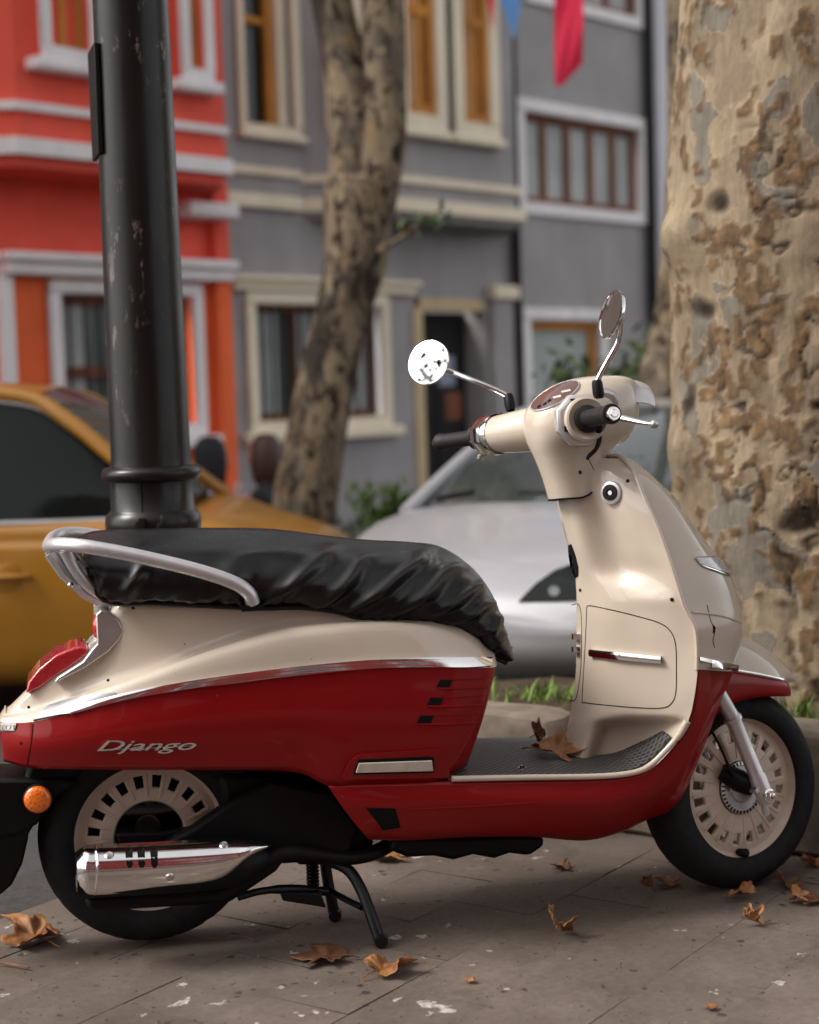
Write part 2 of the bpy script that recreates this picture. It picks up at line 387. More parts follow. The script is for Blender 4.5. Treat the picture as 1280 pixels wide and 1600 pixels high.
# pavement slabs: worn stone with droppings, gum and grime
def paving(name):
    mt, t, b = new_mat(name); oi = nd(t, 'ShaderNodeObjectInfo')
    g = nd(t, 'ShaderNodeNewGeometry'); v = g.outputs['Position']
    n1 = tex_noise(t, v, 2.3, 6, .6); n2 = tex_noise(t, v, 55, 6, .7)
    c = ramp(t, n1, [(.3, (.085, .063, .05)), (.55, (.122, .093, .075)), (.8, (.168, .132, .108))])
    c = mix(t, .5, c, ramp(t, n2, [(.25, .45), (.75, 1.25)]), 'MULTIPLY')
    sh = ramp(t, oi.outputs['Random'], [(0, .86), (1, 1.1)]); c = mix(t, 1.0, c, sh, 'MULTIPLY')
    def spots(scale, size, wob, seed):
        wn_ = nd(t, 'ShaderNodeTexNoise'); wn_.inputs['Scale'].default_value = scale * 4; wn_.inputs['Detail'].default_value = 4; t.links.new(v, wn_.inputs['Vector'])
        a = nd(t, 'ShaderNodeVectorMath', operation='MULTIPLY_ADD'); t.links.new(wn_.outputs['Color'], a.inputs[0]); a.inputs[1].default_value = (wob,) * 3; t.links.new(v, a.inputs[2])
        a2 = nd(t, 'ShaderNodeVectorMath', operation='ADD'); t.links.new(a.outputs[0], a2.inputs[0]); a2.inputs[1].default_value = (seed, seed * .7, 0)
        w = nd(t, 'ShaderNodeTexVoronoi'); w.inputs['Scale'].default_value = scale; t.links.new(a2.outputs[0], w.inputs['Vector'])
        sp = nd(t, 'ShaderNodeSeparateColor'); t.links.new(w.outputs['Color'], sp.inputs[0])
        thr = nd(t, 'ShaderNodeMath', operation='MULTIPLY'); t.links.new(sp.outputs[0], thr.inputs[0]); thr.inputs[1].default_value = size
        ls = nd(t, 'ShaderNodeMath', operation='LESS_THAN'); t.links.new(w.outputs['Distance'], ls.inputs[0]); t.links.new(thr.outputs[0], ls.inputs[1])
        g2 = nd(t, 'ShaderNodeMath', operation='GREATER_THAN'); t.links.new(sp.outputs[1], g2.inputs[0]); g2.inputs[1].default_value = .45
        m_ = nd(t, 'ShaderNodeMath', operation='MULTIPLY'); t.links.new(ls.outputs[0], m_.inputs[0]); t.links.new(g2.outputs[0], m_.inputs[1])
        return m_.outputs[0]
    c = mix(t, spots(26, .26, .02, 9.1), c, (.04, .03, .026)); c = mix(t, ramp(t, tex_noise(t, v, 7, 7, .7), [(.52, 0.0), (.72, .55)]), c, (.05, .038, .03)); c = mix(t, ramp(t, tex_noise(t, v, 11, 8, .75), [(.60, 0.0), (.75, .5)]), c, (.22, .185, .155))
    patch = ramp(t, tex_noise(t, v, 70, 3), [(.35, .2), (.6, 1.0)])
    c = mix(t, mix(t, 1.0, spots(5.2, .2, .14, 0.0), patch, 'MULTIPLY'), c, (.40, .36, .32))
    c = mix(t, mix(t, 1.0, spots(15, .2, .05, 3.3), patch, 'MULTIPLY'), c, (.36, .32, .28))
    t.links.new(c, b.inputs['Base Color'])
    t.links.new(ramp(t, n1, [(.3, .55), (.7, .8)]), b.inputs['Roughness']); b.inputs['Specular IOR Level'].default_value = .35
    bump(t, b, n2, .35, .004)
    return mt
M['slab'] = paving('worn_paving_stone')
M['grout'] = simple('dirty_joint', (.03, .024, .02), .9, var=.4, scale=40, bmp=.5)
M['asphalt'] = simple('asphalt', (.032, .03, .029), .85, var=.3, scale=30, bmp=.6, bscale=150)
M['kerb'] = simple('rough_kerb_stone', (.17, .135, .105), .85, var=.45, scale=9, bmp=.9, bscale=28, spec=.2)
M['soil'] = simple('soil', (.05, .035, .022), .95, var=.5, scale=20, bmp=1, bscale=40, spec=.1)
def leafy(name, stops, rough=.55, trans=.25, scale=9):
    mt, t, b = new_mat(name); v = coords(t); oi = nd(t, 'ShaderNodeObjectInfo')
    g = nd(t, 'ShaderNodeNewGeometry')
    n = tex_noise(t, g.outputs['Position'], scale, 5, .65)
    c = ramp(t, n, stops)
    sh = ramp(t, oi.outputs['Random'], [(0, .75), (1, 1.15)]); c = mix(t, 1.0, c, sh, 'MULTIPLY')
    t.links.new(c, b.inputs['Base Color']); b.inputs['Roughness'].default_value = rough; b.inputs['Specular IOR Level'].default_value = .3
    b.inputs['Transmission Weight'].default_value = 0
    bump(t, b, tex_noise(t, g.outputs['Position'], scale * 9, 4), .4, .003)
    return mt
M['leaf'] = leafy('dry_leaf', [(.25, (.10, .035, .012)), (.5, (.25, .105, .035)), (.75, (.36, .17, .06))], scale=30)
M['leaf_dark'] = leafy('brown_dry_leaf', [(.25, (.05, .02, .01)), (.5, (.12, .05, .022)), (.75, (.19, .085, .035))], scale=30)
M['grass'] = leafy('grass_blade', [(.3, (.05, .11, .012)), (.55, (.11, .20, .02)), (.8, (.20, .26, .045))], scale=14)
M['foliage'] = leafy('tree_leaf', [(.3, (.02, .045, .012)), (.55, (.05, .085, .02)), (.8, (.11, .12, .03))], scale=3)
def plaster(name, c, var=.1, boards=0):
    mt, t, b = new_mat(name); v = coords(t)
    n = tex_noise(t, v, 1.6, 6, .6); n2 = tex_noise(t, coords(t, (1, 1, .25)), 5, 5, .65)
    cc = ramp(t, n, [(.3, tuple(x * (1 - var) for x in c)), (.7, tuple(min(1, x * (1 + var)) for x in c))])
    cc = mix(t, .35, cc, ramp(t, n2, [(.25, .6), (.7, 1.1)]), 'MULTIPLY')
    t.links.new(cc, b.inputs['Base Color']); b.inputs['Roughness'].default_value = .75; b.inputs['Specular IOR Level'].default_value = .25
    bump(t, b, tex_noise(t, v, 45, 5), .25, .006)
    return mt
M['w_red'] = plaster('red_house_paint', (.86, .115, .075)); M['w_orange'] = plaster('orange_red_paint', (.86, .15, .045))
M['w_grey'] = plaster('grey_house_paint', (.34, .322, .325)); M['w_grey2'] = plaster('grey_render', (.35, .333, .33))
M['t_white'] = plaster('white_trim', (.86, .82, .82), .05); M['t_cream'] = plaster('cream_trim', (.84, .74, .57), .05)
M['t_ochre'] = plaster('ochre_trim', (.60, .46, .28), .1); M['wood'] = plaster('orange_wood', (.52, .21, .04), .2)
M['wood_br'] = plaster('brown_wood', (.20, .075, .04), .2); M['door'] = plaster('black_door_paint', (.018, .017, .018), .2)
M['w_white'] = plaster('white_house_paint', (.72, .70, .74), .05); M['curtain'] = plaster('lace_curtain', (.42, .44, .43), .18)
M['blind'] = plaster('pale_blind', (.40, .45, .42), .08); M['opposite'] = plaster('opposite_house_paint', (.34, .05, .045), .1)
M['w_tan'] = plaster('tan_render', (.36, .29, .24), .12)
M['roof_tile'] = plaster('clay_roof', (.24, .08, .045), .2)
M['taxi'] = simple('taxi_yellow_paint', (.28, .118, .003), .35, coat=.4, var=.05, scale=3)
M['car_silver'] = simple('silver_car_paint', (.30, .292, .305), .42, metal=.2, coat=.8, var=.03, scale=3)
M['car_trim'] = simple('grey_bumper_plastic', (.085, .08, .078), .5, var=.08)
M['flag_red'] = simple('red_bunting', (.75, .008, .06), .7, var=.06); M['flag_blue'] = simple('blue_bunting', (.14, .34, .72), .7, var=.06)
M['skin'] = simple('skin', (.42, .22, .15), .55, var=.06); M['hair'] = simple('brown_hair', (.055, .024, .014), .5, var=.3, scale=60)
M['cloth_black'] = simple('black_cloth', (.014, .014, .018), .85); M['cloth_blue'] = simple('pale_blue_cloth', (.30, .33, .42), .85)
M['cloth_pink'] = simple('pink_tablecloth', (.52, .22, .22), .85)
# ------------------------------------------------------------------ ground
def struct(o): o['kind'] = 'structure'; return o
ROAD = -.32
struct(MB().add([(-200, -200, ROAD), (200, -200, ROAD), (200, 200, ROAD), (-200, 200, ROAD)], [(0, 1, 2, 3)]).build('road', M['asphalt'], smooth=False))
A1, A2 = math.radians(42), math.radians(-46)
d1, d2 = Vector((math.cos(A1), math.sin(A1), 0)), Vector((math.cos(A2), math.sin(A2), 0))
E0 = Vector((-.35, .60, 0))
out = [E0 - d1 * 7, E0 + d1 * 2.2, E0 + d1 * 2.2 + Vector((1.0, .3, 0)), Vector((9, 2.2, 0)), Vector((9, -10, 0)), Vector((-8, -10, 0))]
n_ = len(out); zt = -.012
pav = struct(MB().add([(p.x, p.y, zt) for p in out] + [(p.x, p.y, ROAD - .02) for p in out], [tuple(range(n_))] + [(i, (i + 1) % n_, n_ + (i + 1) % n_, n_ + i) for i in range(n_)]).build('pavement', M['grout'], smooth=False))
# slabs, each laid a hair uneven
rnd = random.Random(11)
LA, LB = .335, .205
def slab_mesh(seed):
    r = random.Random(seed); bm = bmesh.new(); bmesh.ops.create_cube(bm, size=1)
    for v in bm.verts:
        a, b_ = v.co.x * (LA - .0055), v.co.y * (LB - .0055)
        p = d1 * a + d2 * b_; v.co = Vector((p.x + r.uniform(-.0015, .0015), p.y + r.uniform(-.0015, .0015), (v.co.z - .5) * .03))
    bmesh.ops.bevel(bm, geom=[e for e in bm.edges if all(v.co.z > -.01 for v in e.verts)], offset=.0025, segments=1, affect='EDGES')
    for v in bm.verts: v.co.z += .0025 * noise.noise(v.co * 9 + Vector((seed * 7, 0, 0)))
    bmesh.ops.recalc_face_normals(bm, faces=bm.faces)
    me = D.meshes.new('paving_slab'); bm.to_mesh(me); bm.free(); me.materials.append(M['slab']); return me
smeshes = [slab_mesh(i) for i in range(4)]
edge_n = Vector((-d1.y, d1.x, 0))
for i in range(-18, 19):
    for j in range(-24, 25):
        p = Vector((.35, -.35, 0)) + d1 * ((i + (.5 if j % 2 else 0)) * LA) + d2 * (j * LB)
        if (p - E0).dot(edge_n) > -.17: continue
        v = p - CAM; z = v.dot(VD)
        if z < 1.6: continue
        u_, v_ = 640 + F_PX * v.dot(VR) / z, 800 - F_PX * v.dot(VU) / z
        if not (-480 < u_ < 1760 and 1180 < v_ < 1900): continue
        o = D.objects.new('paving_slab', smeshes[rnd.randrange(4)]); COL.objects.link(o); o.parent = pav
        o.location = p + Vector((0, 0, rnd.uniform(-.0018, .0008))); o.rotation_euler = (rnd.uniform(-.003, .003), rnd.uniform(-.003, .003), rnd.uniform(-.006, .006))
# far filler so that the pavement keeps its colour beyond the slabs one can tell apart
fill = MB()
for (a, b_) in (((-8, -10), (9, -2.6)),):
    fill.add([(a[0], a[1], -.006), (b_[0], a[1], -.006), (b_[0], b_[1], -.006), (a[0], b_[1], -.006)], [(0, 1, 2, 3)])
fill.build('pavement_beyond', M['slab'], pav, smooth=False)
grit = MB(); rg_ = random.Random(21)
for k in range(900):
    p = G(rg_.uniform(-60, 1340), rg_.uniform(1330, 1640) ** 1.0, 0); a = rg_.uniform(.0007, .0022); q = rg_.uniform(0, 6.28)
    pts_ = [Vector((p.x + a * math.cos(q + i * 2.1) * rg_.uniform(.6, 1.6), p.y + a * math.sin(q + i * 2.1) * rg_.uniform(.6, 1.6), .0005)) for i in range(3)] + [Vector((p.x, p.y, a * 1.2))]
    grit.add(pts_, [(0, 1, 3), (1, 2, 3), (2, 0, 3), (0, 2, 1)])
tag(grit.build('grit', M['soil'], fix=False, smooth=False), 'dark crumbs of grit scattered over the paving slabs', 'grit', kind='stuff')
# ------------------------------------------------------------------ tree bed with its rough kerb stones
bed = empty('tree_bed', (1.3, 1.2, 0), label='raised tree bed edged with rough stone blocks behind the scooter', cat='planter')
BA, BB = Vector((3.1, -1.45, 0)), Vector((.30, 1.35, 0)); bd = (BB - BA).normalized(); bn = Vector((bd.y, -bd.x, 0))
if bn.x + bn.y < 0: bn = -bn
def stone(c, L, hh, w, ang, seed):
    bm = bmesh.new(); bmesh.ops.create_cube(bm, size=1); bmesh.ops.subdivide_edges(bm, edges=bm.edges, cuts=3, use_grid_fill=True)
    for v in bm.verts:
        q = Vector((v.co.x * L, v.co.y * w, (v.co.z + .5) * hh)); k = noise.noise_vector(q * 7 + Vector((seed * 3.1, seed, 0)))
        e = 1 - .05 * sum(1 for a in v.co if abs(a) > .49)
        v.co = Vector((q.x * e, q.y * e, q.z)) + k * .013
    me_o = bm_obj('kerb_stone', bm, M['kerb'], bed, angle=55, M=Matrix.Translation(c) @ Matrix.Rotation(ang, 4, 'Z')); subsurf(me_o, 1)
s_, k_ = 0.0, 0
tot = (BB - BA).length; ang = math.atan2(bd.y, bd.x)
while s_ < tot:
    L = rnd.uniform(.38, .55); stone(BA + bd * (s_ + L / 2) + bn * .09, L - .012, .30 + rnd.uniform(-.02, .015), .18, ang + rnd.uniform(-.03, .03), k_); s_ += L; k_ += 1
for kk in range(1): stone(BB + bn * (.22 + kk * .36) - bd * .08, .35, .29, .16, ang + math.pi / 2, 40 + kk)
sv = [BA + bn * .1, BB + bn * .1 - bd * .08, BB + bn * .40 - bd * .08, BA + bn * 2.6]
gsz = 26; sg = []
for i in range(gsz):
    row = []
    for j in range(gsz):
        p = sv[0].lerp(sv[1], i / (gsz - 1)).lerp(sv[3].lerp(sv[2], i / (gsz - 1)), j / (gsz - 1)); row.append(Vector((p.x, p.y, .24 + .03 * noise.noise(p * 3))))
    sg.append(row)
MB().grid(sg).build('soil', M['soil'], bed)
MB().add([(p.x, p.y, .2) for p in sv] + [(p.x, p.y, ROAD) for p in sv], [(i, (i + 1) % 4, 4 + (i + 1) % 4, 4 + i) for i in range(4)]).build('bed_wall', M['kerb'], bed, smooth=False)
gb = MB(); gr_ = random.Random(5)
def blade(p, h, az, bend, w):
    t_ = Vector((math.cos(az), math.sin(az), 0)); s2 = Vector((-t_.y, t_.x, 0)) * w
    a = p; b_ = p + Vector((0, 0, h * .55)) + t_ * bend * .35; c_ = p + Vector((0, 0, h * .9)) + t_ * bend
    gb.add([a - s2, a + s2, b_ + s2 * .75, b_ - s2 * .75, c_], [(0, 1, 2, 3), (3, 2, 4)])
for k in range(5200):
    f, w_ = gr_.random(), gr_.random() ** 1.4
    p = BA.lerp(BB, f) + bn * (.14 + w_ * (.22 + (1 - f) * 1.6))
    dens = noise.noise(p * 2.3 + Vector((4, 0, 0)))
    if dens < .2 and gr_.random() < .96: continue
    blade(Vector((p.x, p.y, .245)), gr_.uniform(.025, .075) * (1.25 if dens > .2 else .8), gr_.uniform(0, 6.28), gr_.uniform(.01, .07), gr_.uniform(.0014, .003))
for (u, v, n2, hh) in ((1245, 1120, 220, .15), (1275, 1130, 200, .13), (1225, 1105, 60, .10), (858, 1090, 45, .07), (876, 1085, 35, .06), (815, 1092, 10, .10)):
    c_ = G(u, v, .25)
    for k in range(n2): blade(Vector((c_.x + gr_.gauss(0, .06), c_.y + gr_.gauss(0, .06), .24)), gr_.uniform(.35, 1) * hh, gr_.uniform(0, 6.28), gr_.uniform(.01, .08), gr_.uniform(.0016, .0045))
tag(gb.build('grass', M['grass'], fix=False, angle=None), 'tufts of bright green grass growing in the tree bed', 'grass', kind='stuff')
# ------------------------------------------------------------------ houses across the street
FO = Vector((2.18, 11.34, 0)); FA = math.radians(35.457)
def fm(): return Matrix.Translation(FO) @ Matrix.Rotation(FA, 4, 'Z')
FM = fm()
def fbox(mb, t0, t1, z0, z1, off0, off1): return mb.box(((t0 + t1) / 2, -(off0 + off1) / 2, (z0 + z1) / 2), (t1 - t0, abs(off1 - off0), z1 - z0))
def part(h, name, mat, *boxes, bev=0.0):
    mb = MB()
    for b_ in boxes: fbox(mb, *b_)
    o = mb.build(name, mat, h, smooth=False, M=FM)
    if bev: bevel(o, bev, 2)
    return o
def frame(h, t0, t1, z0, z1, off, w, dep, mat, name='window_frame'):
    return part(h, name, mat, (t0, t1, z1 - w, z1, off, off + dep), (t0, t1, z0, z0 + w, off, off + dep), (t0, t0 + w, z0 + w, z1 - w, off, off + dep), (t1 - w, t1, z0 + w, z1 - w, off, off + dep), bev=.012)
def wall_with_holes(h, name, mat, t0, t1, z0, z1, off, depth, holes):
    ts = sorted({t0, t1, *[x for hh in holes for x in hh[:2]]}); zs = sorted({z0, z1, *[x for hh in holes for x in hh[2:]]})
    mb = MB()
    for a, b_ in zip(ts, ts[1:]):
        for c_, d_ in zip(zs, zs[1:]):
            m1, m2 = (a + b_) / 2, (c_ + d_) / 2
            if any(x[0] < m1 < x[1] and x[2] < m2 < x[3] for x in holes): continue
            fbox(mb, a, b_, c_, d_, off - depth, off)
    return mb.build(name, mat, h, smooth=False, M=FM)
def window(h, t0, t1, z0, z1, off, frame_mat, sash_mat, pane_mat, nv=2, hbar=None, fw=.09, dep=.05, inset=.12, sash=.055):
    f = frame(h, t0, t1, z0, z1, off - .01, fw, dep, frame_mat)
    a, b_, c_, d_ = t0 + fw, t1 - fw, z0 + fw, z1 - fw
    part(f, 'pane', pane_mat, (a, b_, c_, d_, off - inset - .02, off - inset))
    bx = [(a, a + sash, c_, d_, off - inset, off - inset + .05), (b_ - sash, b_, c_, d_, off - inset, off - inset + .05), (a + sash, b_ - sash, c_, c_ + sash, off - inset, off - inset + .05), (a + sash, b_ - sash, d_ - sash, d_, off - inset, off - inset + .05)]
    part(f, 'sash', sash_mat, *bx)
    for k in range(1, nv):
        x = a + (b_ - a) * k / nv; part(f, 'mullion', sash_mat, (x - sash / 2, x + sash / 2, c_ + sash, d_ - sash, off - inset + .001, off - inset + .045))
    if hbar: part(f, 'transom', sash_mat, (a + sash, b_ - sash, hbar - sash / 2, hbar + sash / 2, off - inset + .002, off - inset + .055))
    return f
def bay(h, name, mat, pts, z0, z1):   # pts: plan polygon of (t, off)
    n = len(pts); mb = MB().add([(t_, -o, z0) for t_, o in pts] + [(t_, -o, z1) for t_, o in pts], [tuple(range(n)), tuple(range(2 * n - 1, n - 1, -1))] + [(i, (i + 1) % n, n + (i + 1) % n, n + i) for i in range(n)])
    return mb.build(name, mat, h, smooth=False, M=FM)
def band(h, name, mat, plan, z0, z1, out_):
    c_ = (sum(p[0] for p in plan) / len(plan), 0)
    pp = [(t_ + (out_ if t_ > c_[0] else -out_) * .8, o + out_ if o > .05 else o) for t_, o in plan]
    return bay(h, name, mat, pp, z0, z1)
TOP = 8.5
# red house
hr = empty('red_house', tuple(FM @ Vector((-3.4, 0, ROAD))), FA, label='red timber house with white trim and overhanging bay behind the lamp post', cat='house')
wall_with_holes(hr, 'wall', M['w_red'], -4.6, -1.0, 2.16, TOP, 0, .3, [])
wall_with_holes(hr, 'ground_floor_wall', M['w_orange'], -4.6, -1.16, ROAD, 2.16, .0, .3, [(-2.80, -1.32, .82, 2.05)])
part(hr, 'pilaster', M['w_orange'], (-1.16, -1.0, ROAD, 2.1, -.3, .10), bev=.01)
part(hr, 'pilaster', M['w_red'], (-1.16, -1.0, 2.28, TOP, .001, .10), bev=.01)
part(hr, 'corner_board', M['t_white'], (-3.32, -3.2, ROAD, 2.1, 0, .08), bev=.01)
part(hr, 'cornice', M['t_white'], (-3.3, -1.0, 2.10, 2.20, 0, .16), (-3.34, -1.0, 2.20, 2.27, 0, .22), bev=.02)
plan_r = [(-3.95, 0), (-3.47, .6), (-1.5, .6), (-1.06, 0)]
wr = bay(hr, 'bay', M['w_red'], plan_r, 2.84, TOP)
band(hr, 'bay_band', M['t_white'], plan_r, 2.92, 3.04, .07); band(hr, 'bay_band', M['t_white'], plan_r, 3.24, 3.30, .05)
part(hr, 'bracket', M['t_white'], (-1.6, -1.05, 2.62, 2.74, 0, .3), bev=.02)
for (a, b_) in ((-3.30, -2.78), (-1.98, -1.66)):
    w_ = window(hr, a, b_, 3.62, 5.3, .6 + .10, M['t_white'], M['wood'], M['pane'], nv=2 if b_ - a > .4 else 1, fw=.08)
    part(w_, 'sill', M['t_white'], (a - .08, b_ + .08, 3.53, 3.62, .6, .6 + .16), bev=.02)
w_ = window(hr, -2.84, -1.28, .80, 2.08, .01, M['t_white'], M['wood_br'], M['pane'], nv=2, hbar=1.35, fw=.1, sash=.09)
part(w_, 'sill', M['t_white'], (-2.95, -1.2, .70, .80, 0, .16), bev=.02)
part(w_, 'blind', M['curtain'], (-2.70, -2.42, .95, 1.98, -.106, -.095), (-1.95, -1.6, .95, 1.98, -.106, -.095))
for k in range(9): MB().tube([FM @ Vector((-2.66 + k * .15, -.02, .88)), FM @ Vector((-2.66 + k * .15, -.02, 1.98))], .013, 6).build('window_bar', M['door'], w_)
ht = empty('added_tan_house', tuple(FM @ Vector((-7, 0, ROAD))), FA, label='tan rendered house added out of view beside the red house for the mirror to reflect', cat='house')  # invented house out of view, added so the right mirror reflects tan, not red
wall_with_holes(ht, 'wall', M['w_tan'], -11, -4.62, ROAD, TOP, 0, .3, [])
for a_ in (-9.6, -7.8, -6.0):
    for z in (.8, 3.6, 6.2): window(ht, a_, a_ + 1.0, z, z + 1.5, .02, M['t_white'], M['wood_br'], M['pane'], nv=2, inset=.03)
# grey house
hg = empty('grey_house', tuple(FM @ Vector((1.0, 0, ROAD))), FA, label='dark grey house with cream window surrounds, bay and black front door', cat='house')
wall_with_holes(hg, 'wall', M['w_grey'], -.99, 3.02, ROAD, TOP, 0, .3, [(-.77, 1.06, .8, 2.02), (1.46, 2.56, ROAD, 2.02), (-.74, -.05, 3.46, 5.4)])
plan_g = [(.0, 0), (.56, .52), (2.45, .52), (2.96, 0)]
bay(hg, 'bay', M['w_grey'], plan_g, 2.70, TOP)
band(hg, 'bay_band', M['t_cream'], plan_g, 2.76, 2.88, .08); band(hg, 'bay_band', M['t_cream'], plan_g, 3.02, 3.09, .05)
part(hg, 'wall_band', M['t_cream'], (-.98, -.09, 2.76, 2.88, 0, .08), bev=.01); part(hg, 'wall_band', M['t_cream'], (-.98, -.05, 3.05, 3.12, 0, .05), bev=.01)
w_ = frame(hg, -.76, -.03, 3.42, 5.4, 0, .07, .05, M['t_cream'])
part(w_, 'pane', M['pane_dark'], (-.69, -.10, 3.49, 5.33, -.2, -.18)); part(w_, 'sash', M['wood'], (-.30, -.21, 3.49, 5.33, -.17, -.1), (-.69, -.31, 4.4, 4.46, -.17, -.12)); part(w_, 'shutter', M['t_cream'], (-.205, -.10, 3.49, 5.33, -.17, -.06))
part(w_, 'sill', M['t_cream'], (-.80, .0, 3.36, 3.42, 0, .1), bev=.015)
for (a, b_) in ((.66, 1.33), (1.46, 2.12)):
    w_ = window(hg, a, b_, 3.52, 5.3, .52 + .06, M['t_cream'], M['wood'], M['pane_dark'], nv=2, fw=.13, sash=.09, inset=.045, hbar=4.6)
    part(w_, 'sill', M['t_cream'], (a - .04, b_ + .06, 3.44, 3.52, .52, .65), bev=.02)
    part(w_, 'curtain', M['t_cream'], (a + .2, a + .29, 3.7, 5.1, .52 + .02, .52 + .03))
sd = MB().box((.27, -.30, 4.4), (.34, .05, 1.8), Matrix.Rotation(math.atan2(-.52, .56), 3, 'Z')).build('window_frame', M['t_cream'], hg, smooth=False, M=FM)
MB().box((.27, -.32, 4.4), (.17, .05, 1.7), Matrix.Rotation(math.atan2(-.52, .56), 3, 'Z')).build('sash', M['wood'], sd, smooth=False, M=FM)
part(hg, 'lintel', M['t_cream'], (-.94, 1.42, 2.04, 2.12, 0, .08), (-.97, 1.46, 2.12, 2.17, 0, .13), bev=.012)
w_ = window(hg, -.77, 1.06, .78, 2.03, .01, M['t_cream'], M['wood_br'], M['pane'], nv=3, fw=.1, sash=.07)
part(w_, 'sill', M['t_cream'], (-.86, 1.16, .69, .79, 0, .12), bev=.02)
part(w_, 'curtain', M['curtain'], (-.62, -.30, .92, 1.92, -.106, -.095), (-.05, .35, .92, 1.92, -.106, -.095), (.5, .9, .92, 1.92, -.106, -.095))
for k in range(13): MB().tube([FM @ Vector((-.6 + k * .12, -.03, .86)), FM @ Vector((-.6 + k * .12, -.03, 1.96))], .014, 6).build('window_bar', M['door'], w_)
part(hg, 'door', M['door'], (1.46, 2.56, ROAD, 1.9, -.34, -.28)); dr = hg.children[-1]
part(dr, 'door_panel', M['door'], (1.6, 1.95, .2, 1.6, -.28, -.26), (2.07, 2.42, .2, 1.6, -.28, -.26), bev=.01)
MB().lathe([(0, .05), (.03, .045), (.045, .02), (.02, .0)], FM @ Vector((1.72, .26, .9)), FM.to_3x3() @ Vector((0, -1, 0)), 16).build('door_knob', M['t_white'], dr)
part(dr, 'notice', M['cloth_blue'], (2.1, 2.35, 1.15, 1.45, -.258, -.255)); part(dr, 'notice', M['wood_br'], (2.2, 2.45, .8, 1.08, -.258, -.255))
part(hg, 'door_jamb', M['t_ochre'], (1.43, 1.56, ROAD, 1.92, -.26, .03), bev=.01); part(hg, 'door_head', M['t_ochre'], (1.56, 2.56, 1.9, 2.02, -.2, .0))
part(hg, 'pilaster', M['w_grey2'], (2.62, 2.96, ROAD, 2.02, 0, .07), bev=.01); part(hg, 'capital', M['t_cream'], (2.58, 3.0, 2.02, 2.16, 0, .13), bev=.02)
MB().tube([FM @ Vector((3.0, -.08, ROAD)), FM @ Vector((3.0, -.08, TOP))], .05, 12).build('downpipe', M['door'], hg)
# grey annexe
ha = empty('grey_annexe', tuple(FM @ Vector((4.3, 0, ROAD))), FA, label='plain grey rendered house with white framed windows beside the bay house', cat='house')
wall_with_holes(ha, 'wall', M['w_grey2'], 3.07, 5.56, ROAD, TOP, .02, .3, [(3.16, 5.44, 2.98, 4.06), (3.2, 4.56, .85, 1.86), (3.4, 5.4, 5.2, 6.4)])
window(ha, 3.10, 5.50, 2.92, 4.12, .03, M['t_white'], M['wood_br'], M['curtain'], nv=5, fw=.12, sash=.08, inset=.1)
window(ha, 3.12, 4.64, .75, 1.94, .03, M['t_white'], M['wood'], M['blind'], nv=1, fw=.12, sash=.1, inset=.1)
window(ha, 3.3, 5.50, 5.12, 6.5, .03, M['t_white'], M['wood_br'], M['curtain'], nv=4, fw=.12, sash=.07, inset=.1)
MB().tube([FM @ Vector((5.5, -.1, ROAD)), FM @ Vector((5.5, -.1, TOP))], .06, 12).build('downpipe', M['door'], ha)
# white house further on
hw = empty('white_house', tuple(FM @ Vector((7.5, 0, ROAD))), FA, label='white house beyond the grey ones, partly behind the plane tree', cat='house')
wall_with_holes(hw, 'wall', M['w_white'], 5.66, 11, ROAD, TOP, -.1, .3, [])
for z in (2.4, 5.2): window(hw, 6.2, 7.2, z, z + 1.5, -.09, M['t_white'], M['t_white'], M['pane'], nv=2, inset=.03)
MB().tube([FM @ Vector((5.85, .02, 2.2)), FM @ Vector((5.85, .02, TOP))], .05, 12).build('downpipe', M['w_white'], hw)
# terrace on the near side of the street, behind the photographer: seen in the chrome only
ho = empty('terrace_house', tuple(K(0, -4.2, 0)), -BETA, label='red board-clad terrace house facing the scooter across the pavement', cat='house')
OM = Matrix.Translation(K(0, -4.2, 0)) @ Matrix.Rotation(-BETA, 4, 'Z')
MB().box((0, -2, 3.3), (13, 4, 6.6)).build('wall', M['opposite'], ho, smooth=False, M=OM)
for k in range(21): MB().box((0, .012, .35 + k * .29), (13, .03, .27)).build('cladding_board', M['opposite'], ho, smooth=False, M=OM)
for x in (-5, -2.5, 0, 2.5, 5):
    for z in (.9, 3.2):
        f = MB().box((x, .05, z + .6), (1.1, .06, 1.4)).build('window_frame', M['t_white'], ho, smooth=False, M=OM)
        MB().box((x, .085, z + .6), (.9, .01, 1.2)).build('pane', M['pane'], f, smooth=False, M=OM)
MB().box((0, .2, 6.68), (13.4, 1.0, .16)).build('eaves', M['t_white'], ho, smooth=False, M=OM)
# ------------------------------------------------------------------ scooter
scooter = empty('scooter', (.65, 0, 0), label='red and cream motor scooter with cream rims and black seat cover on its centre stand', cat='scooter')
S = scooter
def rowp(pts, ys): return [P(u, v, y) for (u, v), y in zip(pts, ys)]
